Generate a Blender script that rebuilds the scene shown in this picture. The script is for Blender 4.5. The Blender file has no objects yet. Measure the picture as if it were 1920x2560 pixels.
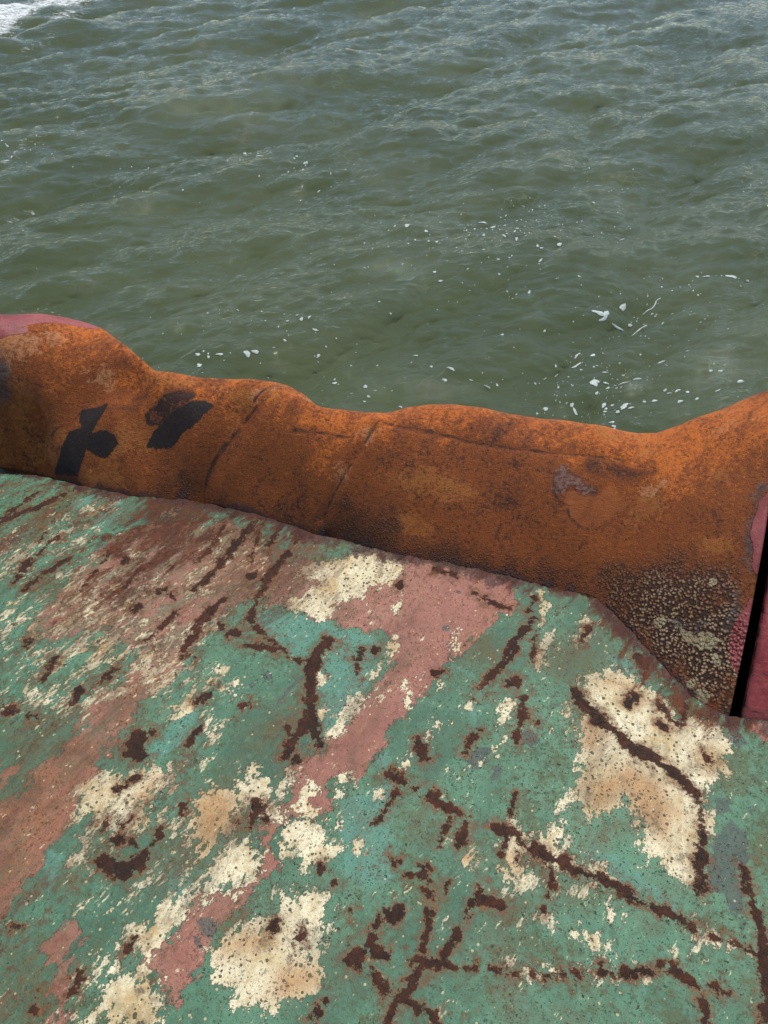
import bpy, math
import numpy as np
from mathutils import Vector

# ---------------------------------------------------------------- camera, world, sun, exposure
C = bpy.context.scene
PITCH = math.radians(43.0); VFOV = math.radians(66.0); EYE = np.array([0.0, 0.0, 1.62])
cam = bpy.data.cameras.new('camera'); camo = bpy.data.objects.new('camera', cam)
C.collection.objects.link(camo); C.camera = camo
cam.sensor_fit = 'VERTICAL'; cam.angle = VFOV; cam.clip_start = 0.02; cam.clip_end = 20000
camo.location = EYE; camo.rotation_euler = (math.pi / 2 - PITCH, 0, 0)
C.render.resolution_x = 768; C.render.resolution_y = 1024

SUN = np.array([0.22, 0.36, 0.90]); SUN /= np.linalg.norm(SUN)
elev = math.asin(SUN[2]); azim = math.atan2(SUN[0], SUN[1])
w = bpy.data.worlds.new("World"); C.world = w; w.use_nodes = True
nt = w.node_tree; bg = nt.nodes['Background']
sky = nt.nodes.new('ShaderNodeTexSky'); sky.sky_type = 'NISHITA'; sky.sun_disc = False
sky.sun_elevation = elev; sky.sun_rotation = azim; sky.air_density = 1.2; sky.dust_density = 0.5
nt.links.new(sky.outputs[0], bg.inputs[0]); bg.inputs[1].default_value = 0.108
sl = bpy.data.lights.new('sun', 'SUN'); sl.energy = 3.9; sl.angle = math.radians(0.5); sl.color = (1.0, 0.955, 0.88)
so = bpy.data.objects.new('sun', sl); C.collection.objects.link(so)
so.rotation_euler = Vector(SUN).to_track_quat('Z', 'Y').to_euler()
C.view_settings.view_transform = 'Standard'; C.view_settings.look = 'None'
C.view_settings.exposure = 0.0; C.view_settings.gamma = 1.0
C.render.engine = 'CYCLES'

# ---------------------------------------------------------------- helpers
rng = np.random.default_rng(7)
F_ = np.array([0, math.cos(PITCH), -math.sin(PITCH)]); U_ = np.array([0, math.sin(PITCH), math.cos(PITCH)])
FL = 1280 / math.tan(VFOV / 2)
WATER = -2.75

def dirs(p):                       # viewing directions of measured photo points (1920 x 2560)
    p = np.asarray(p, float).reshape(-1, 2)
    d = np.zeros((len(p), 3)); d[:, 0] = p[:, 0] - 960
    d += (1280 - p[:, 1])[:, None] * U_ + FL * F_
    return d
def plan(p, z=0.0):                # where those directions meet the level z: plan coordinates
    d = dirs(p); t = (z - EYE[2]) / d[:, 2]
    return EYE + d * t[:, None]
def K(crop, pts):                  # enlarged-crop coordinates -> photo coordinates
    x0, y0, s = crop
    p = np.asarray(pts, float)
    o = p * s
    o[:, 0] += x0; o[:, 1] += y0
    return o
S = 960 / 1659
C1 = (0, 740, S); C2 = (960, 940, S); C3 = (1400, 1200, 520 / 1643); C4 = (0, 1300, S); C5 = (0, 1920, S)
C6 = (960, 1920, S); C9 = (960, 1300, S); C10 = (0, 1160, S / 2); C11 = (480, 1600, S); C12 = (380, 1160, S / 2)
C7 = (0, 0, S); C8 = (960, 500, S); C13 = (0, 560, S); C14 = (960, 0, S)

def mesh_obj(name, V, Fc, mat, parent=None, smooth=True, attrs=None):
    me = bpy.data.meshes.new(name)
    V = np.asarray(V, np.float32); Fc = np.asarray(Fc, np.int32)
    n = Fc.shape[1]
    me.vertices.add(len(V)); me.vertices.foreach_set('co', V.ravel())
    me.loops.add(Fc.size); me.loops.foreach_set('vertex_index', Fc.ravel())
    me.polygons.add(len(Fc)); me.polygons.foreach_set('loop_start', np.arange(0, Fc.size, n, dtype=np.int32))
    me.update(calc_edges=True); me.validate()
    if smooth: me.polygons.foreach_set('use_smooth', np.ones(len(me.polygons), bool))
    for k, a in (attrs or {}).items():
        at = me.attributes.new(k, 'FLOAT', 'POINT'); at.data.foreach_set('value', np.asarray(a, np.float32))
    me.materials.append(mat)
    o = bpy.data.objects.new(name, me); C.collection.objects.link(o)
    if parent: o.parent = parent
    return o
def grid_faces(nr, nc, keep=None):
    i, j = np.meshgrid(np.arange(nr - 1), np.arange(nc - 1), indexing='ij')
    a = (i * nc + j).ravel()
    f = np.stack([a, a + 1, a + nc + 1, a + nc], 1)
    if keep is not None: f = f[keep[f].all(1)]
    return f
def compact(V, Fc, attrs):
    u, inv = np.unique(Fc, return_inverse=True)
    return V[u], inv.reshape(Fc.shape), {k: a[u] for k, a in attrs.items()}

def sd_poly(P, poly):              # signed distance in metres, positive inside
    poly = np.asarray(poly)[:, :2]; x, y = P[:, 0], P[:, 1]
    d = np.full(len(P), 1e9); ins = np.zeros(len(P), bool)
    for a, b in zip(poly, np.roll(poly, -1, 0)):
        e = b - a; L = max(e @ e, 1e-12)
        t = np.clip(((x - a[0]) * e[0] + (y - a[1]) * e[1]) / L, 0, 1)
        d = np.minimum(d, (x - a[0] - t * e[0]) ** 2 + (y - a[1] - t * e[1]) ** 2)
        c = (a[1] > y) != (b[1] > y)
        xi = a[0] + (y - a[1]) * e[0] / (e[1] if abs(e[1]) > 1e-12 else 1e-12)
        ins ^= c & (x < xi)
    return np.where(ins, 1, -1) * np.sqrt(d)
def sd_stroke(P, pts, rad):        # tapered capsules along a polyline, positive inside
    out = np.full(len(P), -0.3); pts = np.asarray(pts)[:, :2]
    if len(pts) == 1: pts = np.vstack([pts, pts + 1e-4]); rad = [rad[0]] * 2
    for a, b, ra, rb in zip(pts[:-1], pts[1:], rad[:-1], rad[1:]):
        m = np.where((P[:, 0] > min(a[0], b[0]) - .3) & (P[:, 0] < max(a[0], b[0]) + .3) &
                     (P[:, 1] > min(a[1], b[1]) - .3) & (P[:, 1] < max(a[1], b[1]) + .3))[0]
        if not len(m): continue
        q = P[m]; e = b - a; L = max(e @ e, 1e-12)
        t = np.clip(((q[:, 0] - a[0]) * e[0] + (q[:, 1] - a[1]) * e[1]) / L, 0, 1)
        d = np.sqrt((q[:, 0] - a[0] - t * e[0]) ** 2 + (q[:, 1] - a[1] - t * e[1]) ** 2)
        out[m] = np.maximum(out[m], ra + (rb - ra) * t - d)
    return out
def field(P, strokes=(), polys=(), place=None, grow=1.0):
    place = place or (lambda p: plan(p))
    out = np.full(len(P), -0.3)
    for crop, pts in strokes:
        a = np.asarray(pts, float); X = place(K(crop, a[:, :2]))
        depth = (X - EYE) @ F_
        out = np.maximum(out, sd_stroke(P, X, a[:, 2] * crop[2] * depth / FL * grow))
    for crop_pts in polys:
        q = np.vstack([K(c, p) for c, p in crop_pts])
        out = np.maximum(out, sd_poly(P, place(q)))
    return np.clip(out, -0.3, 0.3)

class N:                           # small node-graph writer
    def __init__(s, name):
        s.m = bpy.data.materials.new(name); s.m.use_nodes = True; s.t = s.m.node_tree
        s.b = s.t.nodes['Principled BSDF']; s.co = s.t.nodes.new('ShaderNodeTexCoord').outputs['Object']
    def put(s, sock, v):
        if v is None: return
        if hasattr(v, 'is_output'): s.t.links.new(v, sock)
        else:
            if hasattr(sock.default_value, '__len__') and not hasattr(v, '__len__'): v = [v] * len(sock.default_value)
            if hasattr(v, '__len__') and len(v) == 3 and len(sock.default_value) == 4: v = (*v, 1)
            sock.default_value = v
    def math(s, op, a, b=None, c=None, clamp=False):
        n = s.t.nodes.new('ShaderNodeMath'); n.operation = op; n.use_clamp = clamp
        s.put(n.inputs[0], a); s.put(n.inputs[1], b); s.put(n.inputs[2], c); return n.outputs[0]
    def add(s, a, b): return s.math('ADD', a, b)
    def mul(s, a, b): return s.math('MULTIPLY', a, b)
    def inv(s, a): return s.math('SUBTRACT', 1.0, a)
    def attr(s, k):
        n = s.t.nodes.new('ShaderNodeAttribute'); n.attribute_name = k; return n.outputs['Fac']
    def step(s, v, lo, hi, a=0.0, b=1.0):
        n = s.t.nodes.new('ShaderNodeMapRange'); n.interpolation_type = 'SMOOTHSTEP'
        s.put(n.inputs[0], v); s.put(n.inputs[1], lo); s.put(n.inputs[2], hi); s.put(n.inputs[3], a); s.put(n.inputs[4], b)
        return n.outputs[0]
    def vec(s, rz=0.0, sc=(1, 1, 1), loc=(0, 0, 0), src=None):
        n = s.t.nodes.new('ShaderNodeMapping'); n.vector_type = 'TEXTURE' if False else 'POINT'
        r = s.t.nodes.new('ShaderNodeVectorRotate'); r.rotation_type = 'Z_AXIS'
        s.put(r.inputs['Vector'], src or s.co); r.inputs['Angle'].default_value = rz
        s.t.links.new(r.outputs[0], n.inputs[0]); n.inputs['Scale'].default_value = sc; n.inputs['Location'].default_value = loc
        return n.outputs[0]
    def noise(s, scale, detail=4, rough=.55, v=None, dist=0.0):   # centred on 0, about -0.5..0.5
        n = s.t.nodes.new('ShaderNodeTexNoise'); s.put(n.inputs['Vector'], v or s.co)
        n.inputs['Scale'].default_value = scale; n.inputs['Detail'].default_value = detail
        n.inputs['Roughness'].default_value = rough; n.inputs['Distortion'].default_value = dist
        return s.math('SUBTRACT', n.outputs[0], 0.5)
    def voro(s, scale, v=None, feature='F1', rnd=1.0):
        n = s.t.nodes.new('ShaderNodeTexVoronoi'); n.feature = feature; s.put(n.inputs['Vector'], v or s.co)
        n.inputs['Scale'].default_value = scale; n.inputs['Randomness'].default_value = rnd
        return n
    def mix(s, f, a, b):
        n = s.t.nodes.new('ShaderNodeMix'); n.data_type = 'RGBA'; s.put(n.inputs[0], f); s.put(n.inputs[6], a); s.put(n.inputs[7], b)
        return n.outputs[2]
    def dots(s, scale, size, keep, v=None):      # scattered round spots, 0..1
        n = s.voro(scale, v); sp = s.t.nodes.new('ShaderNodeSeparateColor'); s.t.links.new(n.outputs['Color'], sp.inputs[0])
        r = s.mul(sp.outputs[0], size)
        m = s.step(s.math('SUBTRACT', r, n.outputs['Distance']), -0.04, 0.05)
        return s.mul(m, s.step(sp.outputs[1], 1 - keep - .01, 1 - keep + .01))
    def bump(s, h, dist, strength=1.0, normal=None):
        n = s.t.nodes.new('ShaderNodeBump'); n.inputs['Strength'].default_value = strength; n.inputs['Distance'].default_value = dist
        s.put(n.inputs['Height'], h)
        if normal is not None: s.t.links.new(normal, n.inputs['Normal'])
        return n.outputs[0]
    def out(s, col, rough, normal=None, spec=None, metal=None):
        s.put(s.b.inputs['Base Color'], col); s.put(s.b.inputs['Roughness'], rough)
        if spec is not None: s.put(s.b.inputs['Specular IOR Level'], spec)
        if metal is not None: s.put(s.b.inputs['Metallic'], metal)
        if normal is not None: s.t.links.new(normal, s.b.inputs['Normal'])
        return s.m

def lin(r, g, b, k=1.0):
    f = lambda c: (c / 255 / 12.92 if c < 10 else ((c / 255 + .055) / 1.055) ** 2.4) * k
    return (f(r), f(g), f(b))

# ---------------------------------------------------------------- water
def ocean_tile(n, L, wind, wdir, lmin, seed):
    r = np.random.default_rng(seed)
    k1 = np.fft.fftfreq(n, L / n) * 2 * np.pi
    kx, ky = np.meshgrid(k1, k1, indexing='xy'); k = np.hypot(kx, ky); k[0, 0] = 1
    Lw = wind * wind / 9.81
    c = (kx * math.cos(wdir) + ky * math.sin(wdir)) / k
    Pk = np.exp(-1 / (k * Lw) ** 2) / k ** 4 * (0.02 + c ** 6) * np.exp(-(k * lmin) ** 2)
    Pk[0, 0] = 0
    h = (r.normal(size=(n, n)) + 1j * r.normal(size=(n, n))) * np.sqrt(Pk)
    H = np.fft.ifft2(h).real
    Dx = np.fft.ifft2(-1j * kx / k * h).real; Dy = np.fft.ifft2(-1j * ky / k * h).real
    s = 1 / H.std()
    return H * s, Dx * s, Dy * s
def sample(T, L, x, y):
    n = T.shape[0]; u = (x / L * n) % n; v = (y / L * n) % n
    i = u.astype(int); j = v.astype(int); fu = u - i; fv = v - j; i1 = (i + 1) % n; j1 = (j + 1) % n
    return (T[j, i] * (1 - fu) + T[j, i1] * fu) * (1 - fv) + (T[j1, i] * (1 - fu) + T[j1, i1] * fu) * fv
TILES = []
for n, L, wind, wdir, lm, amp, rot, seed in ((1024, 27.0, 2.5, 1.95, .012, .078, 0.3, 11), (1024, 9.7, 0.95, 2.1, .005, .0085, -0.35, 5)):
    TILES.append((ocean_tile(n, L, wind, wdir, lm, seed), L, amp, rot))
def sea(x, y, chop=0.9):
    x0, y0 = x, y; h = 0; dx = 0; dy = 0
    for (H, Dx, Dy), L, amp, rot in TILES:
        c, s_ = math.cos(rot), math.sin(rot); u = c * x + s_ * y; v = -s_ * x + c * y
        h = h + amp * sample(H, L, u, v)
        a = amp * chop * sample(Dx, L, u, v); b = amp * chop * sample(Dy, L, u, v)
        dx = dx + c * a - s_ * b; dy = dy + s_ * a + c * b
    r = np.hypot(x, y); fade = np.clip(1.5 - r / 120, 0, 1)
    return x0 + dx * fade, y0 + dy * fade, WATER + h * fade
def water_material():
    n = N('sea_water')
    v1 = n.vec(-0.5, (1, 2.6, 1)); v2 = n.vec(-0.15, (1, 2.2, 1))
    b1 = n.noise(4.5, 9, .62, v1, .7); b2 = n.noise(16, 8, .66, v2, .6); b3 = n.noise(55, 5, .6, v2)
    calm = n.step(n.noise(.5, 3, .5, n.vec(-.6, (.6, 1.4, 1))), -.14, .16, .55, 1.0)
    hgt = n.mul(n.add(n.mul(b1, .8), n.add(n.mul(n.math('ABSOLUTE', b1), -.6), n.add(n.mul(b2, .30), n.mul(b3, .07)))), calm)
    fo = n.attr('foam')
    streak = n.noise(7, 8, .72, n.vec(-0.25, (1, 2.6, 1)), .8)
    fm = n.step(n.add(n.mul(fo, 1.2), n.mul(streak, 2.4)), .05, .50)
    fm = n.mul(fm, n.step(n.voro(26, n.vec(-.25, (1, 1.7, 1)), 'DISTANCE_TO_EDGE').outputs[0], .32, .05, .45, 1.0))
    turb = n.mix(n.step(n.noise(.35, 3, .5), -.2, .2), lin(66, 75, 50), lin(76, 84, 59))
    lace = n.mul(n.step(n.voro(5.5, n.vec(.3, (1, 1.6, 1)), 'DISTANCE_TO_EDGE').outputs[0], .05, .0), n.step(n.noise(.8, 4, .6), .08, .2))
    turb = n.mix(n.mul(lace, .22), turb, lin(150, 165, 145))
    nrm = n.bump(hgt, .031, 1.0)
    # the silt in the water glows evenly whatever the slope of the surface; only the mirror part follows the ripples
    up = n.t.nodes.new('ShaderNodeCombineXYZ'); up.inputs[2].default_value = 1.0
    di = n.t.nodes.new('ShaderNodeBsdfDiffuse'); n.put(di.inputs['Color'], turb); n.t.links.new(up.outputs[0], di.inputs['Normal'])
    gl = n.t.nodes.new('ShaderNodeBsdfGlossy'); gl.inputs['Roughness'].default_value = .012; gl.inputs['Color'].default_value = (1, 1, 1, 1)
    n.t.links.new(nrm, gl.inputs['Normal'])
    fz = n.t.nodes.new('ShaderNodeFresnel'); fz.inputs['IOR'].default_value = 1.34; n.t.links.new(nrm, fz.inputs['Normal'])
    mx = n.t.nodes.new('ShaderNodeMixShader'); n.t.links.new(fz.outputs[0], mx.inputs[0]); n.t.links.new(di.outputs[0], mx.inputs[1]); n.t.links.new(gl.outputs[0], mx.inputs[2])
    fd = n.t.nodes.new('ShaderNodeBsdfDiffuse'); fd.inputs['Color'].default_value = (.8, .83, .83, 1)
    m2 = n.t.nodes.new('ShaderNodeMixShader'); n.put(m2.inputs[0], fm); n.t.links.new(mx.outputs[0], m2.inputs[1]); n.t.links.new(fd.outputs[0], m2.inputs[2])
    o = [q for q in n.t.nodes if q.type == 'OUTPUT_MATERIAL'][0]; n.t.links.new(m2.outputs[0], o.inputs[0])
    return n.m
r_ = np.concatenate([np.linspace(1.2, 5.0, 40)[:-1], 1 / np.linspace(1 / 5.0, 1 / 60.0, 800), np.geomspace(62, 9000, 60)])
ph = np.radians(np.concatenate([np.linspace(-180, -50, 40)[:-1], np.linspace(-50, 50, 760), np.linspace(50, 180, 40)[1:]]))
Rg, Pg = np.meshgrid(r_, ph, indexing='ij')
wx, wy, wz = sea((Rg * np.sin(Pg)).ravel(), (Rg * np.cos(Pg)).ravel())
WV = np.stack([wx, wy, wz], 1)
fo = np.full(len(WV), -.3)
def on_water(p): return plan(p, WATER)
FOAM_AREA = [[(C7, [(-60, 40), (30, 30), (140, 10), (260, -14), (400, -40), (600, -70), (420, 2), (330, 22), (180, 55), (100, 90), (40, 130), (-60, 150)])],
             [(C7, [(180, 70), (280, 50), (370, 34), (330, 55), (240, 84)])], ]
FOAM_SOFT = [(C7, [(110, 220, 3), (200, 195, 3), (240, 160, 2)]), (C7, [(620, 356, 5), (700, 366, 8), (800, 350, 6), (890, 346, 3)]),
             (C7, [(1090, 230, 4), (1180, 190, 14), (1260, 180, 8)]), (C7, [(10, 930, 4), (60, 900, 6), (100, 880, 4)]), (C7, [(130, 960, 5), (190, 930, 8), (205, 905, 4)]),
             (C7, [(20, 690, 6), (100, 625, 8), (180, 600, 7)]), (C7, [(340, 575, 5), (420, 545, 5)]), (C14, [(1590, -5, 6), (1640, 15, 6), (1700, 0, 8)]),
             (C14, [(1610, 100, 5), (1650, 80, 5), (1700, 80, 5)]), (C13, [(150, 385, 6), (200, 382, 8)])]
fo = field(WV, FOAM_SOFT, (), on_water, 1.0) + .0
fo = np.maximum(np.clip(fo, -.3, .15), field(WV, (), FOAM_AREA, on_water))
water = mesh_obj('water', WV, grid_faces(len(r_), len(ph)), water_material(), attrs={'foam': fo})
water['kind'] = 'structure'

# floating flecks of foam
def foam_material():
    n = N('foam'); return n.out(n.mix(n.step(n.noise(60, 3), -.2, .2), (.34, .40, .38), (.55, .60, .58)), .6, n.bump(n.noise(160, 3), .003))
BL = []                            # x, y (photo), half length, half width (photo px), tilt
def bl(crop, L):
    for x, y, a, b, t in L: BL.append((*K(crop, [(x, y)])[0], a * crop[2] * .85, b * crop[2] * .8, t))
bl(C8, [(418, 92, 26, 8, .1), (475, 117, 13, 8, 0), (367, 148, 9, 5, 0), (433, 201, 7, 6, 0), (560, 217, 9, 8, .5), (511, 210, 8, 4, -.4), (641, 237, 8, 5, 0),
 (660, 246, 9, 4, 0), (735, 225, 11, 7, .5), (657, 292, 11, 4, .6), (103, 164, 12, 4, .2), (172, 172, 7, 5, .2), (1034, 170, 14, 3, 0), (570, 156, 9, 4, .4), (238, 369, 9, 4, 0),
 (1352, 320, 9, 5, 0), (1392, 323, 16, 4, .1), (1490, 319, 32, 5, .1), (1563, 318, 8, 4, 0), (983, 418, 20, 8, .5), (875, 468, 30, 5, .05), (905, 465, 16, 9, .5), (890, 478, 20, 4, .2),
 (980, 482, 50, 4, -.15), (1047, 464, 20, 5, .1), (1145, 424, 30, 3, .2), (1175, 408, 18, 5, 1.0), (1188, 390, 12, 4, .3), (1135, 498, 26, 10, .6), (1110, 512, 22, 6, .3), (1155, 488, 14, 6, 0),
 (812, 629, 19, 5, .6), (822, 671, 28, 9, .6), (896, 631, 19, 8, 0), (894, 750, 20, 14, .6), (907, 742, 12, 8, 0), (948, 702, 16, 4, 0), (955, 738, 22, 4, -.1), (1062, 752, 38, 6, .05), (1130, 750, 17, 5, -.1),
 (975, 762, 12, 7, 0), (910, 783, 12, 7, .4), (1190, 662, 17, 7, .3), (1245, 694, 18, 7, -.1), (1045, 704, 10, 4, 0), (1010, 744, 10, 3, 0), (722, 708, 10, 5, .5), (660, 725, 8, 4, .5), (696, 680, 6, 4, 0),
 (812, 852, 16, 8, -.7), (795, 830, 10, 8, 1.2), (978, 832, 14, 13, .8), (998, 862, 8, 7, 0), (994, 878, 11, 6, -.2), (1023, 850, 10, 6, 0), (1047, 890, 12, 8, -.3), (1072, 868, 22, 13, .6), (1099, 883, 14, 4, 0),
 (1203, 838, 19, 8, .1), (1155, 848, 10, 5, 0), (1249, 791, 9, 7, 0), (1272, 805, 12, 4, 0), (1312, 801, 13, 6, 0), (1355, 815, 10, 7, 0), (1323, 851, 14, 7, 0), (1397, 849, 8, 6, 0), (1485, 823, 15, 5, 0),
 (1570, 792, 18, 6, .2), (1017, 937, 13, 6, .1), (1022, 957, 11, 5, 0), (1021, 967, 9, 4, 0), (855, 929, 13, 6, .3), (817, 918, 7, 4, 0), (569, 907, 10, 4, 0), (679, 860, 14, 5, .1), (635, 875, 8, 4, 0),
 (740, 767, 6, 5, 0), (618, 754, 7, 4, 0), (505, 586, 10, 6, .8), (412, 789, 14, 3, -.1), (450, 776, 5, 5, 0), (244, 794, 11, 4, .1), (275, 757, 14, 4, -.2), (210, 739, 8, 6, 0), (345, 773, 8, 3, 0),
 (66, 900, 8, 4, 0), (124, 707, 5, 4, 0), (145, 674, 12, 3, 0), (1360, 644, 9, 4, 0), (1440, 735, 8, 4, 0), (1483, 740, 10, 4, 0), (618, 408, 7, 6, .5), (568, 408, 7, 3, 0), (655, 550, 8, 3, .4), (1112, 626, 6, 3, 0)])
bl(C13, [(1453, 660, 11, 9, .3), (1597, 704, 9, 11, 0), (1340, 545, 9, 4, .4), (1340, 480, 14, 3, 0), (1296, 452, 11, 4, .5), (1328, 446, 10, 3, .6), (1240, 462, 8, 3, .3), (1215, 523, 7, 3, 0),
 (1052, 580, 14, 7, .4), (1085, 570, 16, 4, .2), (950, 591, 16, 4, .15), (905, 600, 7, 4, 0), (862, 630, 8, 15, -.4), (868, 597, 8, 7, 0), (858, 642, 8, 5, 0), (1145, 645, 6, 4, 0), (1632, 736, 6, 3, 0),
 (1600, 760, 8, 3, 0), (1581, 776, 7, 3, 0), (1220, 648, 5, 4, 0), (1175, 655, 4, 3, 0)])
bl(C7, [(1065, 681, 9, 4, .2), (1125, 702, 17, 3, .2), (1087, 650, 12, 3, .2), (1100, 634, 14, 3, 0), (1060, 665, 5, 3, 0), (1142, 655, 9, 3, 0), (1462, 780, 9, 3, .2), (1380, 800, 10, 3, .3), (1020, 664, 5, 3, 0)])
for cx, cy, sx, sy, m in ((1300, 560, 150, 60, 110), (1180, 620, 190, 70, 110), (1560, 900, 220, 70, 150), (1600, 760, 200, 60, 70), (1480, 960, 140, 40, 60), (1750, 720, 160, 50, 50), (1050, 700, 250, 60, 60),
                          (650, 880, 240, 50, 60), (850, 960, 150, 50, 30), (1500, 1010, 90, 30, 40), (620, 390, 70, 24, 40), (760, 420, 130, 30, 40), (80, 370, 70, 26, 40), (240, 470, 160, 60, 26), (1700, 500, 220, 80, 50), (620, 815, 160, 24, 30)):
    for _ in range(int(m * .62)):
        s0 = rng.choice([.9, 1.3, 1.8], p=[.66, .25, .09])
        BL.append((cx + rng.normal() * sx * .75, cy + rng.normal() * sy * .75, s0 * rng.uniform(1, 1.9), s0 * .8, rng.uniform(-.2, .6)))
bv, bf = [], []
for x, y, a, b, t in BL:
    P0 = on_water([(x, y)])[0]
    if P0[1] < 0 or P0[1] > 60: continue
    PX = on_water([(x + 1, y)])[0] - P0; PY = on_water([(x, y - 1)])[0] - P0
    k = 18; an = np.linspace(0, 2 * np.pi, k, endpoint=False)
    q = rng.uniform(0, 6.28, 3); rr = 1 + .2 * np.sin(2 * an + q[0]) + .14 * np.sin(3 * an + q[1]) + .09 * np.sin(5 * an + q[2])
    ca, sa = math.cos(t), math.sin(t)
    rings = []
    for sc, lift in ((1, .0015), (.75, .005), (.3, .007)):
        ex = a * rr * sc * np.cos(an); ey = b * rr * sc * np.sin(an)
        u = ex * ca - ey * sa; v = ex * sa + ey * ca
        rings.append((P0 + u[:, None] * PX + v[:, None] * PY, lift * min(1, a / 6)))
    base = len(bv)
    for ring, lift in rings:
        X, Y, Z = sea(ring[:, 0], ring[:, 1])
        for i in range(k): bv.append((X[i], Y[i], Z[i] + .004 + lift))
    X, Y, Z = sea(P0[0:1], P0[1:2]); bv.append((X[0], Y[0], Z[0] + .012 * min(1, a / 6) + .002))
    for g in range(2):
        for i in range(k):
            j = (i + 1) % k; bf.append((base + g * k + i, base + g * k + j, base + (g + 1) * k + j, base + (g + 1) * k + i))
    for i in range(0, k, 2): bf.append((base + 2 * k + i, base + 2 * k + (i + 1) % k, base + 2 * k + (i + 2) % k, base + 3 * k))
foam = mesh_obj('sea_foam', bv, bf, foam_material()); foam['kind'] = 'stuff'
foam['label'] = 'small white flecks of foam floating on the green water'; foam['category'] = 'foam'

# ---------------------------------------------------------------- shape of the vessel's edge
root = bpy.data.objects.new('work_vessel', None); C.collection.objects.link(root)
root['label'] = 'weathered steel vessel with scraped green deck and thick rusted rolled edge above the water'; root['category'] = 'vessel'

BASE = np.array([(-1500, 790), (-600, 1030), (0, 1171), (100, 1190), (200, 1215), (347, 1243), (461, 1250), (560, 1268), (700, 1305), (780, 1332), (860, 1352), (960, 1380), (1053, 1398), (1191, 1424),
 (1307, 1450), (1365, 1466), (1452, 1484), (1492, 1498), (1527, 1526), (1573, 1572), (1626, 1630), (1678, 1688), (1724, 1738), (1770, 1768), (1824, 1790), (1857, 1794), (1920, 1800), (2100, 1830), (2500, 1930), (3000, 2100)], float)
SIL = np.array([(-1500, 480), (-700, 640), (-200, 752), (0, 780), (104, 785), (162, 794), (220, 809), (255, 823), (289, 849), (324, 875), (359, 901), (387, 923), (405, 927), (498, 937), (600, 949), (689, 960), (723, 969), (758, 984), (788, 1008),
 (800, 1011), (900, 1026), (960, 1036), (983, 1031), (1018, 1015), (1064, 1010), (1110, 1015), (1330, 1041), (1481, 1059), (1539, 1068), (1597, 1077), (1643, 1079), (1701, 1066), (1770, 1035), (1920, 975), (2100, 905), (2400, 830)], float)
dB = plan(BASE); phB = np.arctan2(dB[:, 0], dB[:, 1]); rB = np.hypot(dB[:, 0], dB[:, 1])
dS = dirs(SIL); phS = np.arctan2(dS[:, 0], dS[:, 1]); eS = dS[:, 2] / np.hypot(dS[:, 0], dS[:, 1])
HX = np.radians([-60, -33, -28, -24, -20, -16, -4, 6, 16, 22, 27, 31, 36, 45]); HH = np.array([.40, .46, .43, .34, .30, .275, .265, .25, .25, .25, .30, .40, .52, .60])
def smooth(a, k):
    w_ = np.hanning(2 * k + 3)[1:-1]; w_ /= w_.sum(); return np.convolve(np.pad(a, k, 'edge'), w_, 'valid')
PH = np.linspace(math.radians(-75), math.radians(70), 2901)
R0 = smooth(np.interp(PH, phB, rB), 6)
JIT = smooth(np.random.default_rng(3).normal(size=len(PH)), 4) * .0035 + smooth(np.random.default_rng(4).normal(size=len(PH)), 22) * .012; ES = smooth(np.interp(PH, phS, eS), 5); HS = smooth(np.interp(PH, HX, HH), 90)
TC = 0.62
def prof(t):
    t = np.clip(t, 0, 1.0)
    return np.where(t < TC, np.sin(np.pi / 2 * np.clip(t / TC, 0, 1)) ** 1.02, 1 - 1.6 * (np.clip(t - TC, 0, 1) / (1 - TC)) ** 2.2)
tt = np.linspace(.3, 1, 141); fp = prof(tt)
lo = np.full(len(PH), .12); hi = np.full(len(PH), 3.0)
for _ in range(30):
    md = (lo + hi) / 2
    r = R0[:, None] + md[:, None] * tt; e = ((HS[:, None] * fp - EYE[2]) / r).max(1)
    up = e < ES; lo = np.where(up, md, lo); hi = np.where(up, hi, md)
WS = (lo + hi) / 2
print('W', [(round(math.degrees(PH[i])), round(float(R0[i]), 2), round(float(HS[i]), 2), round(float(WS[i]), 2)) for i in range(0, 2901, 100)])
def par(phi): return np.interp(phi, PH, R0), np.interp(phi, PH, WS), np.interp(phi, PH, HS)
WSM = smooth(WS, 110)
def height(x, y):
    phi = np.arctan2(x, y); r0, W, H = par(phi); r = np.hypot(x, y); te = (r - r0) / W
    b = np.clip((te - .30) / .42, 0, 1); b = b * b * (3 - 2 * b)
    return H * (prof(te) * b + prof((r - r0) / np.interp(phi, PH, WSM)) * (1 - b))
def on_roll(p):                    # measured points carried onto the rusted surface
    d = dirs(p); g = np.linspace(.25, 1.2, 1500)
    k = (EYE[2] / -d[:, 2])[:, None] * g
    X = EYE + d[:, None, :] * k[..., None]
    hit = X[..., 2] <= height(X[..., 0].ravel(), X[..., 1].ravel()).reshape(k.shape)
    i = np.where(hit.any(1), hit.argmax(1), np.argmin(X[..., 2] - height(X[..., 0].ravel(), X[..., 1].ravel()).reshape(k.shape), 1))
    return X[np.arange(len(d)), i]
ALF = math.radians(18.2); DV = np.array([math.sin(ALF), math.cos(ALF)]); NV = np.array([math.cos(ALF), -math.sin(ALF)])
CUT0 = plan([(1824, 1792)])[0][:2]; CUT1 = plan([(1853, 1793)])[0][:2]
slot = lambda P, c: (P[:, :2] - c) @ NV           # >0 : past the cut, to the right

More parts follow.
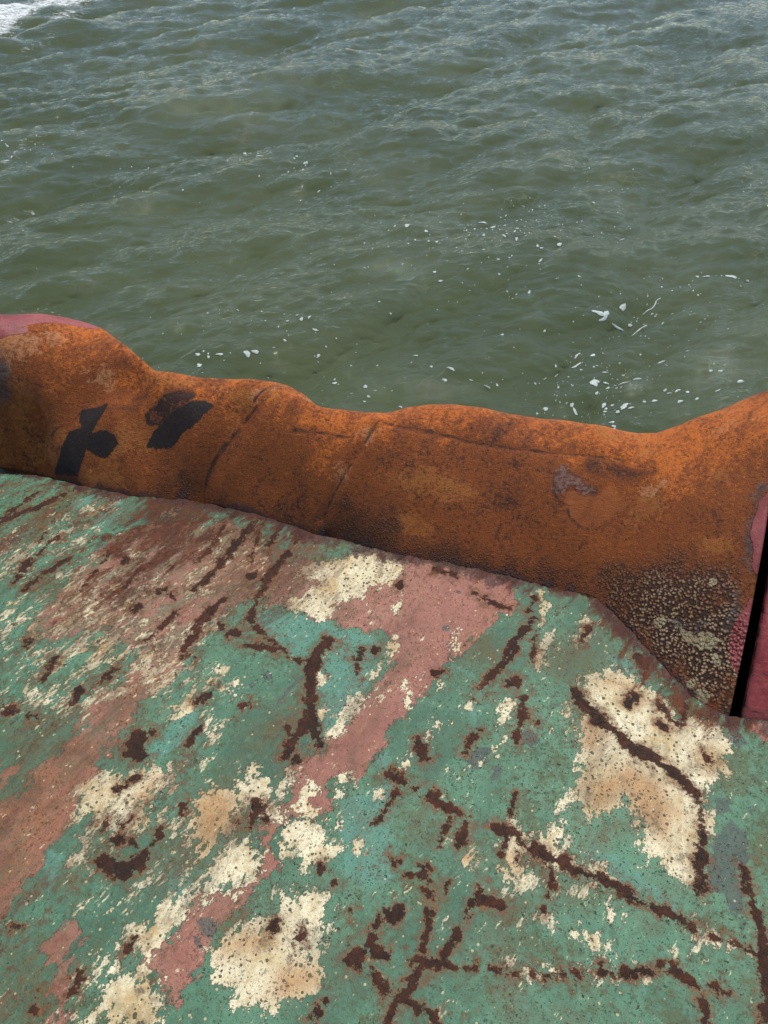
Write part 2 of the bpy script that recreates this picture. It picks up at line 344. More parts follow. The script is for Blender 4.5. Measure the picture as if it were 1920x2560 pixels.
# ---------------------------------------------------------------- rusted rolled edge
def rust_material():
    n = N('rusted_steel')
    v = n.vec(-math.radians(60), (.55, 1, 1))
    big = n.noise(3.2, 4, .6, v, .5); mid = n.noise(17, 6, .68, v, .4); fine = n.noise(90, 5, .7); grit = n.noise(330, 3, .7)
    f = n.add(n.add(n.mul(big, 1.0), n.mul(mid, 1.5)), n.add(n.mul(fine, 1.5), n.mul(grit, .9)))
    col = n.mix(n.step(f, -.62, .02), lin(54, 29, 18), lin(142, 72, 22))
    crown_light = n.step(n.add(n.attr('crown_light'), n.add(n.mul(big, .6), n.mul(mid, .5))), .45, 1.0)  # sunlight on the top of the roll, painted in as brighter orange
    f = n.add(f, n.add(n.mul(crown_light, .38), -.11)); col = n.mix(n.step(f, .04, .6), col, lin(210, 112, 36))
    # purple-grey mill scale showing in places
    col = n.mix(n.mul(n.step(n.noise(5.5, 6, .7, v, .8), .14, .28), .4), col, lin(88, 58, 54))
    col = n.mix(n.mul(n.step(n.add(grit, n.mul(fine, .5)), .06, .3), .5), col, lin(226, 138, 62)); col = n.mix(n.mul(n.step(n.add(grit, n.mul(fine, .5)), -.05, -.3), .6), col, lin(48, 26, 16))
    # flaked lighter ochre
    och = n.add(n.attr('ochre'), n.add(n.mul(n.noise(14, 6, .7), .16), n.mul(fine, .08)))
    col = n.mix(n.mul(n.step(och, -.02, .02), n.step(fine, -.25, .1, .25, .6)), col, n.mix(n.step(mid, -.2, .2), lin(190, 112, 48), lin(172, 112, 50)))
    flake = n.step(n.add(n.noise(38, 5, .72, v), n.mul(big, .35)), .17, .23)
    col = n.mix(n.mul(flake, .6), col, lin(220, 142, 68))
    specks = n.math('MAXIMUM', n.dots(150, .5, .4), n.step(n.add(n.noise(150, 5, .8), n.mul(mid, .3)), .1, .22)); col = n.mix(n.mul(specks, .45), col, lin(40, 24, 18))
    dr = n.step(n.add(n.noise(60, 6, .75, n.vec(-math.radians(72), (.28, 1, 1))), n.mul(big, .4)), .10, .22); col = n.mix(n.mul(dr, .5), col, lin(84, 44, 22))
    bl_ = n.add(n.attr('blister'), n.add(n.mul(mid, .05), n.mul(fine, .02)))
    blm = n.step(n.add(bl_, n.mul(fine, .03)), -.003, .003)
    col = n.mix(n.mul(blm, .8), col, n.mix(n.step(fine, -.15, .2), lin(70, 58, 60), lin(150, 110, 95)))
    smear = n.step(n.add(n.attr('smear'), n.mul(mid, .05)), -.006, .004)
    col = n.mix(n.mul(smear, .8), col, n.mix(n.step(mid, -.2, .2), lin(140, 72, 30), lin(170, 96, 46)))
    dust = n.step(n.add(n.attr('pale_flake'), n.add(n.mul(n.noise(30, 6, .78), .22), n.mul(mid, .2))), -.002, .008)
    col = n.mix(n.mul(dust, n.step(fine, -.2, .15, .1, .75)), col, lin(196, 140, 98))
    # beaded corrosion near the deck
    bead = n.step(n.add(n.attr('bead'), n.add(n.mul(mid, .22), n.mul(big, .1))), -.03, .04)
    bsz = n.step(n.attr('pale'), -.25, .05)
    wv = n.t.nodes.new('ShaderNodeVectorMath'); wn = n.t.nodes.new('ShaderNodeTexNoise'); wn.inputs['Scale'].default_value = 22; wn.inputs['Detail'].default_value = 3; n.t.links.new(n.co, wn.inputs['Vector']); wv.operation = 'MULTIPLY_ADD'; n.t.links.new(wn.outputs['Color'], wv.inputs[0]); wv.inputs[1].default_value = (.012,) * 3; n.t.links.new(n.co, wv.inputs[2])
    v1 = n.voro(165, wv.outputs[0], feature='SMOOTH_F1'); v2 = n.voro(120, wv.outputs[0], feature='SMOOTH_F1')
    for q in (v1, v2): q.inputs['Smoothness'].default_value = .12
    d1 = n.step(v1.outputs['Distance'], .55, .05); d2 = n.step(v2.outputs['Distance'], .72, .12)
    mixb = n.add(n.mul(d1, n.inv(bsz)), n.mul(d2, bsz))
    beadh = n.mul(bead, mixb)
    col = n.mix(n.mul(bead, .75), col, n.mix(mixb, lin(52, 29, 18), lin(150, 86, 44)))
    pale = n.mul(bead, n.step(n.add(n.attr('pale'), n.mul(mid, .3)), -.17, .03))
    col = n.mix(n.mul(pale, .8), col, n.mix(n.step(mixb, .1, .8), lin(60, 38, 26), n.mix(n.step(n.add(mid, fine), -.25, .2), lin(168, 114, 70), lin(214, 184, 146))))
    flat = n.step(n.add(n.attr('cream'), n.add(n.mul(mid, .03), n.mul(fine, .012))), -.001, .001)
    col = n.mix(n.mul(flat, .95), col, n.mix(n.step(mid, -.2, .25), lin(168, 146, 108), lin(206, 190, 150)))
    sm = n.step(n.add(n.attr('seam_shade'), n.add(n.mul(mid, .03), n.mul(fine, .02))), -.002, .0035); col = n.mix(n.mul(n.mul(sm, .85), n.step(n.noise(40, 4, .7), -.16, .02)), col, lin(42, 27, 20))  # dark lines along the seams, plus painted shade inside the dented grooves
    # tarry black paint
    bk = n.add(n.attr('black_paint'), n.add(n.mul(n.noise(40, 5, .7, v), .012), n.mul(fine, .018)))
    bkm = n.step(bk, -.0062, -.004)
    worn = n.step(n.add(n.add(fine, n.mul(mid, .4)), n.mul(n.noise(50, 5, .7, n.vec(-math.radians(55), (.2, 1, 1))), .7)), -.34, -.20)
    bkm = n.mul(bkm, worn)
    wp = n.mul(n.step(n.add(n.attr('worn_paint'), n.add(n.mul(mid, .03), n.mul(fine, .03))), -.009, -.004), n.step(n.add(n.add(fine, n.mul(mid, .5)), n.mul(n.noise(60, 5, .7, n.vec(-math.radians(40), (.15, 1, 1))), 1.0)), -.2, -.02))
    bkm = n.math('MAXIMUM', bkm, n.mul(wp, .95))
    col = n.mix(n.mul(bkm, .97), col, n.mix(n.step(fine, -.2, .3), lin(17, 15, 16), lin(40, 34, 33)))
    fad = n.mul(n.step(n.add(n.attr('faded_black'), n.add(n.mul(mid, .04), n.mul(fine, .05))), -.004, .01), .88)
    col = n.mix(n.mul(fad, n.step(n.add(fine, n.mul(mid, .6)), -.34, .1, 1.0, .55)), col, lin(34, 27, 29))
    # old red paint
    rd = n.add(n.attr('red_paint'), n.add(n.mul(mid, .015), n.mul(fine, .004)))
    rdm = n.step(rd, -.0048, -.0032)
    col = n.mix(rdm, col, n.mix(n.step(n.noise(8, 5, .65), -.2, .25), lin(124, 50, 50), lin(166, 86, 84)))
    gr = n.mul(n.step(n.add(n.attr('grey_edge_glint'), n.add(n.mul(mid, .12), n.mul(fine, .07))), -.012, .012), .8)  # grey edges; on the far-left patch, painted sun sparkle of glossy dark paint
    col = n.mix(n.mul(gr, n.inv(rdm)), col, n.mix(n.step(fine, -.2, .25), lin(56, 46, 46), lin(112, 100, 98)))
    # purplish lip where the plate meets the deck
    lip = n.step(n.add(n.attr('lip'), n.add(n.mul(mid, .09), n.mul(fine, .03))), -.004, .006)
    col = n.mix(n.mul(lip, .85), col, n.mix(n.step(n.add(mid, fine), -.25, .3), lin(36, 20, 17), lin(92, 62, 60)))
    rough = n.add(n.mul(n.inv(rdm), .34), .38)
    h = n.add(n.add(n.mul(grit, .8), n.mul(fine, .8)), n.add(n.mul(mid, .25), n.add(n.mul(flake, .35), n.mul(specks, -.25))))
    keep = n.inv(n.mul(n.math('MAXIMUM', bkm, rdm), .72))
    nm = n.bump(n.mul(h, keep), .0065, 1.0)
    nm = n.bump(n.add(n.mul(rdm, 1.0), n.add(n.mul(blm, .6), n.mul(bkm, .25))), .0022, 1.0, nm)
    nm = n.bump(n.mul(beadh, n.add(n.mul(bsz, .5), .6)), .0075, 1.0, nm)
    return n.out(col, rough, nm, spec=.4)

nphi, ntt = 1300, 300
pa = np.linspace(math.radians(-56), math.radians(48), nphi); ta = np.concatenate([[-.05, -.02], np.linspace(0, TC, 210)[:-1], TC + (1 - TC) * (1 - (1 - np.linspace(0, 1, 91)) ** 1.3)])
ntt = len(ta)
Tg, Pg = np.meshgrid(ta, pa, indexing='ij'); r0, W_, H_ = par(Pg.ravel())
rr = r0 + W_ * Tg.ravel(); X = rr * np.sin(Pg.ravel()); Y = rr * np.cos(Pg.ravel()); Z = height(X, Y); Z[(Tg.ravel() <= 0)] = 0; Z = Z - .007 * np.exp(-np.clip(rr - r0, 0, 1) / .018)
RV = np.stack([X, Y, Z], 1)
def groove(P, crop, pts, wdt, dep):
    X_ = on_roll(K(crop, pts))
    d = -sd_stroke(P, X_, [0.0] * len(X_)); return -dep * np.exp(-(np.clip(d, 0, 1) / wdt) ** 2)
DENTS = ((C1, [(1040, 500), (960, 640), (905, 760), (880, 830)], .050, .046), (C1, [(1110, 560), (1020, 700), (960, 830)], .035, -.014),
         (C1, [(1600, 600), (1540, 690), (1450, 850), (1400, 960)], .014, .014), (C1, [(1640, 560), (1570, 690), (1490, 850), (1430, 980)], .03, -.014),
         (C1, [(560, 345), (450, 370), (330, 440), (200, 560), (60, 700)], .055, .045), (C2, [(1130, 260), (1090, 400), (1060, 600), (1000, 800)], .08, .022),
         (C2, [(0, 215), (300, 260), (560, 310), (900, 345), (1080, 350)], .012, .0035), (C2, [(860, 450), (900, 600)], .05, .004), (C1, [(1270, 575), (1500, 600)], .012, .002))
for d_ in DENTS: RV[:, 2] += groove(RV, *d_)
RV[:, 2] += np.clip(Tg.ravel() * 8, 0, 1) * (.006 * np.sin(RV[:, 0] * 9 + 3 * np.sin(RV[:, 1] * 5)) + .0035 * np.sin(RV[:, 0] * 23 + RV[:, 1] * 17 + 1) + .0012 * np.sin(RV[:, 0] * 47 - RV[:, 1] * 39))
A = {}
A['black_paint'] = field(RV, (), [[(C1, [(345, 460), (452, 436), (438, 480), (415, 525), (395, 570), (375, 620), (345, 710), (330, 765), (280, 745), (236, 738), (250, 690), (262, 640), (290, 565), (362, 550), (338, 510)])],
    [(C1, [(395, 600), (430, 585), (470, 590), (490, 605), (504, 632), (485, 655), (462, 685), (425, 680), (370, 645), (380, 620)])],
    [(C1, [(712, 545), (770, 500), (840, 466), (880, 460), (915, 474), (880, 510), (850, 545), (800, 580), (770, 612), (740, 642), (690, 648), (640, 636), (665, 590)])]], on_roll)
A['faded_black'] = field(RV, [(C1, [(570, 410, 14), (630, 415, 14)]), (C1, [(470, 465, 8), (600, 450, 10)]), (C1, [(240, 755, 14), (310, 765, 12)]), (C1, [(560, 480, 10), (590, 470, 10)]), 
    (C2, [(820, 225, 10), (850, 230, 12)]), (C1, [(1190, 400, 8), (1260, 408, 6)]), (C1, [(1535, 670, 3), (1520, 710, 7), (1560, 640, 3)]), (C1, [(1280, 575, 8), (1400, 590, 6), (1480, 605, 4)]),
    (C2, [(60, 230, 3), (300, 262, 3), (560, 305, 3), (700, 330, 2)]), (C2, [(1180, 400, 12), (1000, 400, 40), (900, 380, 40)])], (), on_roll)
A['red_paint'] = field(RV, (), [[(C1, [(-500, 10), (-500, 230), (0, 172), (110, 155), (118, 142), (60, 140), (150, 118), (250, 118), (330, 128), (420, 146), (475, 165), (400, 100), (200, 60), (0, 40), (-300, 0)])],
    [(C3, [(1590, 160), (1545, 300), (1515, 420), (1540, 520), (1525, 680), (1545, 740), (1900, 760), (1860, 60), (1680, 60)])],
    [(C3, [(1500, 950), (1460, 1040), (1400, 1110), (1372, 1180), (1350, 1270), (1356, 1400), (1366, 1450), (1395, 1480), (1420, 1520), (1600, 1500), (1640, 950)])]], on_roll)
A['grey_edge_glint'] = field(RV, [(C1, [(-60, 350, 60), (0, 350, 40), (20, 355, 18)]), (C3, [(1600, 60, 20), (1540, 250, 26), (1500, 400, 30), (1500, 600, 34), (1520, 690, 20), (1500, 800, 8)]), (C3, [(1400, 900, 10), (1390, 1100, 14), (1370, 1180, 16)]),
    (C3, [(1040, 1150, 20), (1070, 1200, 26)]), (C3, [(950, 1130, 8), (980, 1140, 10)]), (C3, [(1100, 1740, 8), (1180, 1800, 14)])], (), on_roll)
A['worn_paint'] = field(RV, (), [[(C1, [(632, 510), (700, 440), (770, 412), (835, 420), (838, 432), (800, 470), (740, 505), (712, 530), (680, 540), (640, 536)])], [(C1, [(712, 545), (800, 480), (770, 500), (690, 545)])]], on_roll)
A['seam_shade'] = field(RV, [(C1, [(1640, 560, 3), (1600, 600, 5), (1545, 690, 7), (1500, 760, 5), (1450, 850, 6), (1400, 950, 5)]), (C1, [(1110, 470, 5), (1060, 490, 8), (985, 580, 8), (930, 660, 7), (890, 740, 5), (870, 820, 4)]),
    (C1, [(1100, 440, 5), (1180, 400, 4), (1260, 405, 4), (1330, 440, 3)]), (C2, [(0, 215, 6), (200, 240, 4), (300, 262, 5), (560, 308, 4), (760, 330, 3), (900, 345, 4), (1050, 352, 2)]), (C1, [(1270, 575, 6), (1400, 592, 5), (1520, 610, 4)]),
    (C2, [(728, 470, 3), (740, 530, 4), (790, 570, 3), (800, 620, 4), (850, 662, 5), (920, 655, 3), (1000, 600, 3)]), (C2, [(1080, 590, 5), (1090, 560, 3)]), (C1, [(200, 560, 3), (300, 500, 3), (400, 400, 4)])], (), on_roll)
A['ochre'] = field(RV, [(C1, [(560, 590, 40), (620, 620, 36)]), (C1, [(400, 810, 26), (500, 800, 14)]), (C1, [(430, 700, 24), (540, 660, 18)]), (C1, [(60, 480, 12), (110, 440, 8)]), (C1, [(0, 620, 20)]),
    (C2, [(40, 440, 26), (120, 460, 40), (200, 450, 34), (380, 500, 20)]), (C2, [(920, 240, 20), (980, 260, 24)]), (C2, [(1130, 250, 26), (1120, 320, 18)]), (C2, [(1440, 420, 20)]), (C2, [(1150, 540, 30), (1120, 560, 30)]),
    (C2, [(100, 620, 30), (200, 650, 20)]), (C1, [(980, 520, 12), (1010, 490, 12)]), (C2, [(1450, 740, 30), (1380, 720, 14)]), (C1, [(620, 350, 20), (900, 385, 14), (1190, 440, 20)])],
    [[(C1, [(80, 550), (190, 530), (255, 570), (240, 640), (150, 670), (80, 650)])]], on_roll)
A['pale_flake'] = field(RV, [(C1, [(20, 215, 40), (130, 195, 50), (240, 190, 30)]), (C1, [(0, 280, 8), (40, 300, 6)]), (C1, [(390, 325, 4), (450, 322, 4)]), (C1, [(1100, 430, 8), (1200, 400, 8), (1260, 410, 6), (1330, 450, 6)]),
    (C1, [(1600, 600, 4), (1540, 690, 4), (1470, 800, 3)]), (C2, [(1420, 240, 2), (1600, 180, 2)]), (C3, [(700, 30, 12), (760, 50, 8)])], (), on_roll)
A['blister'] = field(RV, (), [[(C2, [(728, 470), (745, 410), (778, 396), (800, 420), (850, 435), (870, 465), (930, 482), (915, 512), (860, 510), (800, 480), (780, 540), (730, 520)])]], on_roll)
A['smear'] = field(RV, (), [[(C2, [(740, 520), (800, 490), (860, 520), (930, 510), (980, 480), (1060, 530), (1030, 570), (960, 610), (900, 650), (850, 662), (800, 620), (790, 570)])], [(C2, [(1090, 580), (1110, 530), (1170, 540), (1130, 590)])]], on_roll)
A['bead'] = field(RV, [(C1, [(790, 830, 26), (900, 870, 8)]), (C1, [(1400, 1010, 40), (1500, 1030, 70), (1659, 1050, 90)]), (C1, [(720, 840, 22)])],
    [[(C9, [(-300, 0), (0, 60), (300, 90), (560, 190), (900, 240), (1000, 190), (1250, 140), (1530, 190), (1545, 400), (1500, 845), (1400, 818), (1060, 480), (920, 350), (700, 300), (0, 150), (-300, 100)])]], on_roll)
A['pale'] = field(RV, (), [[(C9, [(1060, 430), (1180, 400), (1300, 440), (1400, 430), (1480, 380), (1530, 330), (1525, 560), (1500, 830), (1400, 815), (1200, 640), (1060, 480)])]], on_roll)
A['cream'] = field(RV, [(C3, [(1100, 1680, 30), (1150, 1720, 40)]), (C3, [(1040, 1600, 30)]), (C3, [(1190, 1700, 16)]), (C3, [(780, 1130, 40)]), (C3, [(1230, 1400, 14), (1250, 1440, 20)]), (C3, [(1200, 820, 30)])],
    [[(C3, [(900, 1130), (930, 1130), (990, 1200), (1030, 1190), (1060, 1225), (1120, 1200), (1200, 1230), (1300, 1270), (1230, 1300), (1190, 1330), (1100, 1330), (1020, 1300), (980, 1260)])]], on_roll)
A['crown_light'] = np.clip(Tg.ravel() / .62, 0, 1.2)
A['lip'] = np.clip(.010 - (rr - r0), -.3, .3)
inside = slot(RV, CUT0)
keep = inside < .0035
o_in = np.where(keep & (inside > -.0035))[0]                      # lay the border exactly on the cut
RV[o_in, :2] -= inside[o_in, None] * NV
Fr = grid_faces(ntt, nphi, keep)
V_, Fr_, A_ = compact(RV, Fr, A)
rustm = rust_material()
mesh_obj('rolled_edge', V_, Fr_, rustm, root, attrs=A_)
# outer plating from the rolled edge down into the water
last = RV[(ntt - 1) * nphi:][::6]; last = last[slot(last, CUT0) < 0]
rows = [last + [0, 0, .004]]
for k in range(1, 9):
    q = last.copy(); q[:, 2] = last[:, 2] + (WATER - .8 - last[:, 2]) * k / 8; q[:, :2] *= 1 + .004 * k; rows.append(q)
HV = np.concatenate(rows); Z0 = {k: np.full(len(HV), -.3) for k in A}
mesh_obj('hull_plating', HV, grid_faces(9, len(last)), rustm, root, attrs=Z0)

# ---------------------------------------------------------------- slot and the red block beyond it
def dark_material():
    n = N('slot_shade'); return n.out(n.mix(n.step(n.noise(30, 4), -.2, .2), (.004, .004, .004), (.012, .010, .009)), .9, spec=.1)  # near-black colour carries the deep shade of the slot
def red_material():
    n = N('glossy_red_paint')
    a = n.noise(9, 5, .6); b = n.noise(60, 5, .65); c = n.noise(26, 4, .55, None, .6)
    col = n.mix(n.step(n.add(a, n.mul(b, .5)), -.3, .3), lin(122, 44, 42), lin(166, 80, 76))
    col = n.mix(n.mul(n.step(n.add(b, n.mul(a, .6)), .22, .3), .6), col, lin(70, 34, 28))
    col = n.mix(n.mul(n.step(n.attr('edge'), .012, .0), n.step(n.add(b, c), -.25, .1)), col, lin(62, 32, 28))
    return n.out(col, n.step(b, -.3, .3, .16, .34), n.bump(n.add(c, n.mul(b, .35)), .006, 1.0), spec=.55)
darkm = dark_material()
BD = plan([(2100, 1830)])[0][:2] - CUT1; BD /= np.linalg.norm(BD)
dd = np.concatenate([np.linspace(0, .12, 40)[:-1], np.linspace(.12, 1.5, 190)]); qq = np.concatenate([np.linspace(0, .05, 26)[:-1], np.linspace(.05, .9, 130)])
cz = height(*(CUT0 + DV * dd[:, None]).T)
sel = np.argmax(cz < -.3) or len(dd); dd, cz = dd[:sel], cz[:sel]
Dg, Qg = np.meshgrid(dd, qq, indexing='ij'); czg = np.repeat(cz[:, None], len(qq), 1)
rnd = .016; cut = rnd - np.sqrt(np.clip(rnd ** 2 - np.clip(rnd - Qg, 0, rnd) ** 2, 0, None))
z = czg * .96 + .012 * np.clip(Dg / .02, 0, 1) ** .5 - cut + .06 * np.clip(Qg / .3, 0, 1) ** 2 * np.clip(Dg / .1, 0, 1)
xy = CUT1 + DV * Dg[..., None] + BD * Qg[..., None]
BV = np.concatenate([xy.reshape(-1, 2), z.reshape(-1, 1)], 1)
mesh_obj('red_edge_block', BV, grid_faces(len(dd), len(qq)), red_material(), root, attrs={'edge': Qg.ravel()})
def strip(name, P, ztop, zbot, m, off=0):
    P = np.asarray(P); t = np.concatenate([P, ztop[:, None]], 1); b = np.concatenate([P, np.full((len(P), 1), zbot)], 1)
    return np.concatenate([t, b]), grid_faces(2, len(P))
def join(parts):
    V, Fc, k = [], [], 0
    for v, f in parts: V.append(v); Fc.append(f + k); k += len(v)
    return np.concatenate(V), np.concatenate(Fc)
dc = np.linspace(0, 1.5, 300); hc = height(*(CUT0 + DV * dc[:, None]).T); gd = dc <= dd[-1] * .8
pc = CUT0 + DV * dc[gd][:, None]
zc = RV[o_in]; od = (zc[:, :2] - CUT0) @ DV; so_ = np.argsort(od); zcap = np.interp(dc[gd], od[so_], zc[so_, 2])
g2 = dd <= dd[-1] * .8
parts = [strip('', pc - NV * .001, zcap - .002, -.55, None), strip('', CUT1 + DV * dd[g2, None], z[g2, 0] - .0015, -.55, None)]
far = dd[-1] * .8; wid = (CUT1 - CUT0) @ NV
n1 = CUT0 - DV * .002; n2 = CUT1 - DV * .002
parts.append(strip('', [n1 - NV * .01, n2 + NV * .01], np.array([-.003, -.003]), -.55, None))
e1 = CUT0 + DV * (far * .9); e2 = CUT1 + DV * (far * .9)
parts.append(strip('', [e1, e2], np.array([.1, .1]), -.5, None))
parts.append((np.array([(*n1, -.5), (*n2, -.5), (*(CUT1 + DV * far), -.5), (*(CUT0 + DV * far), -.5)]), np.array([[0, 1, 2, 3]])))
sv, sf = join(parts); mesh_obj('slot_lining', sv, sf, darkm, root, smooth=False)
# outer plating below the red block
q = np.stack([*(CUT1 + DV * dd[-1] + BD * qq[:, None]).T, z[-1]], 1)
hv, hf = strip('', q[:, :2], q[:, 2] + .003, WATER - .8, None)
mesh_obj('hull_plating', hv, hf, red_material(), root, attrs={'edge': np.full(len(hv), .5)})

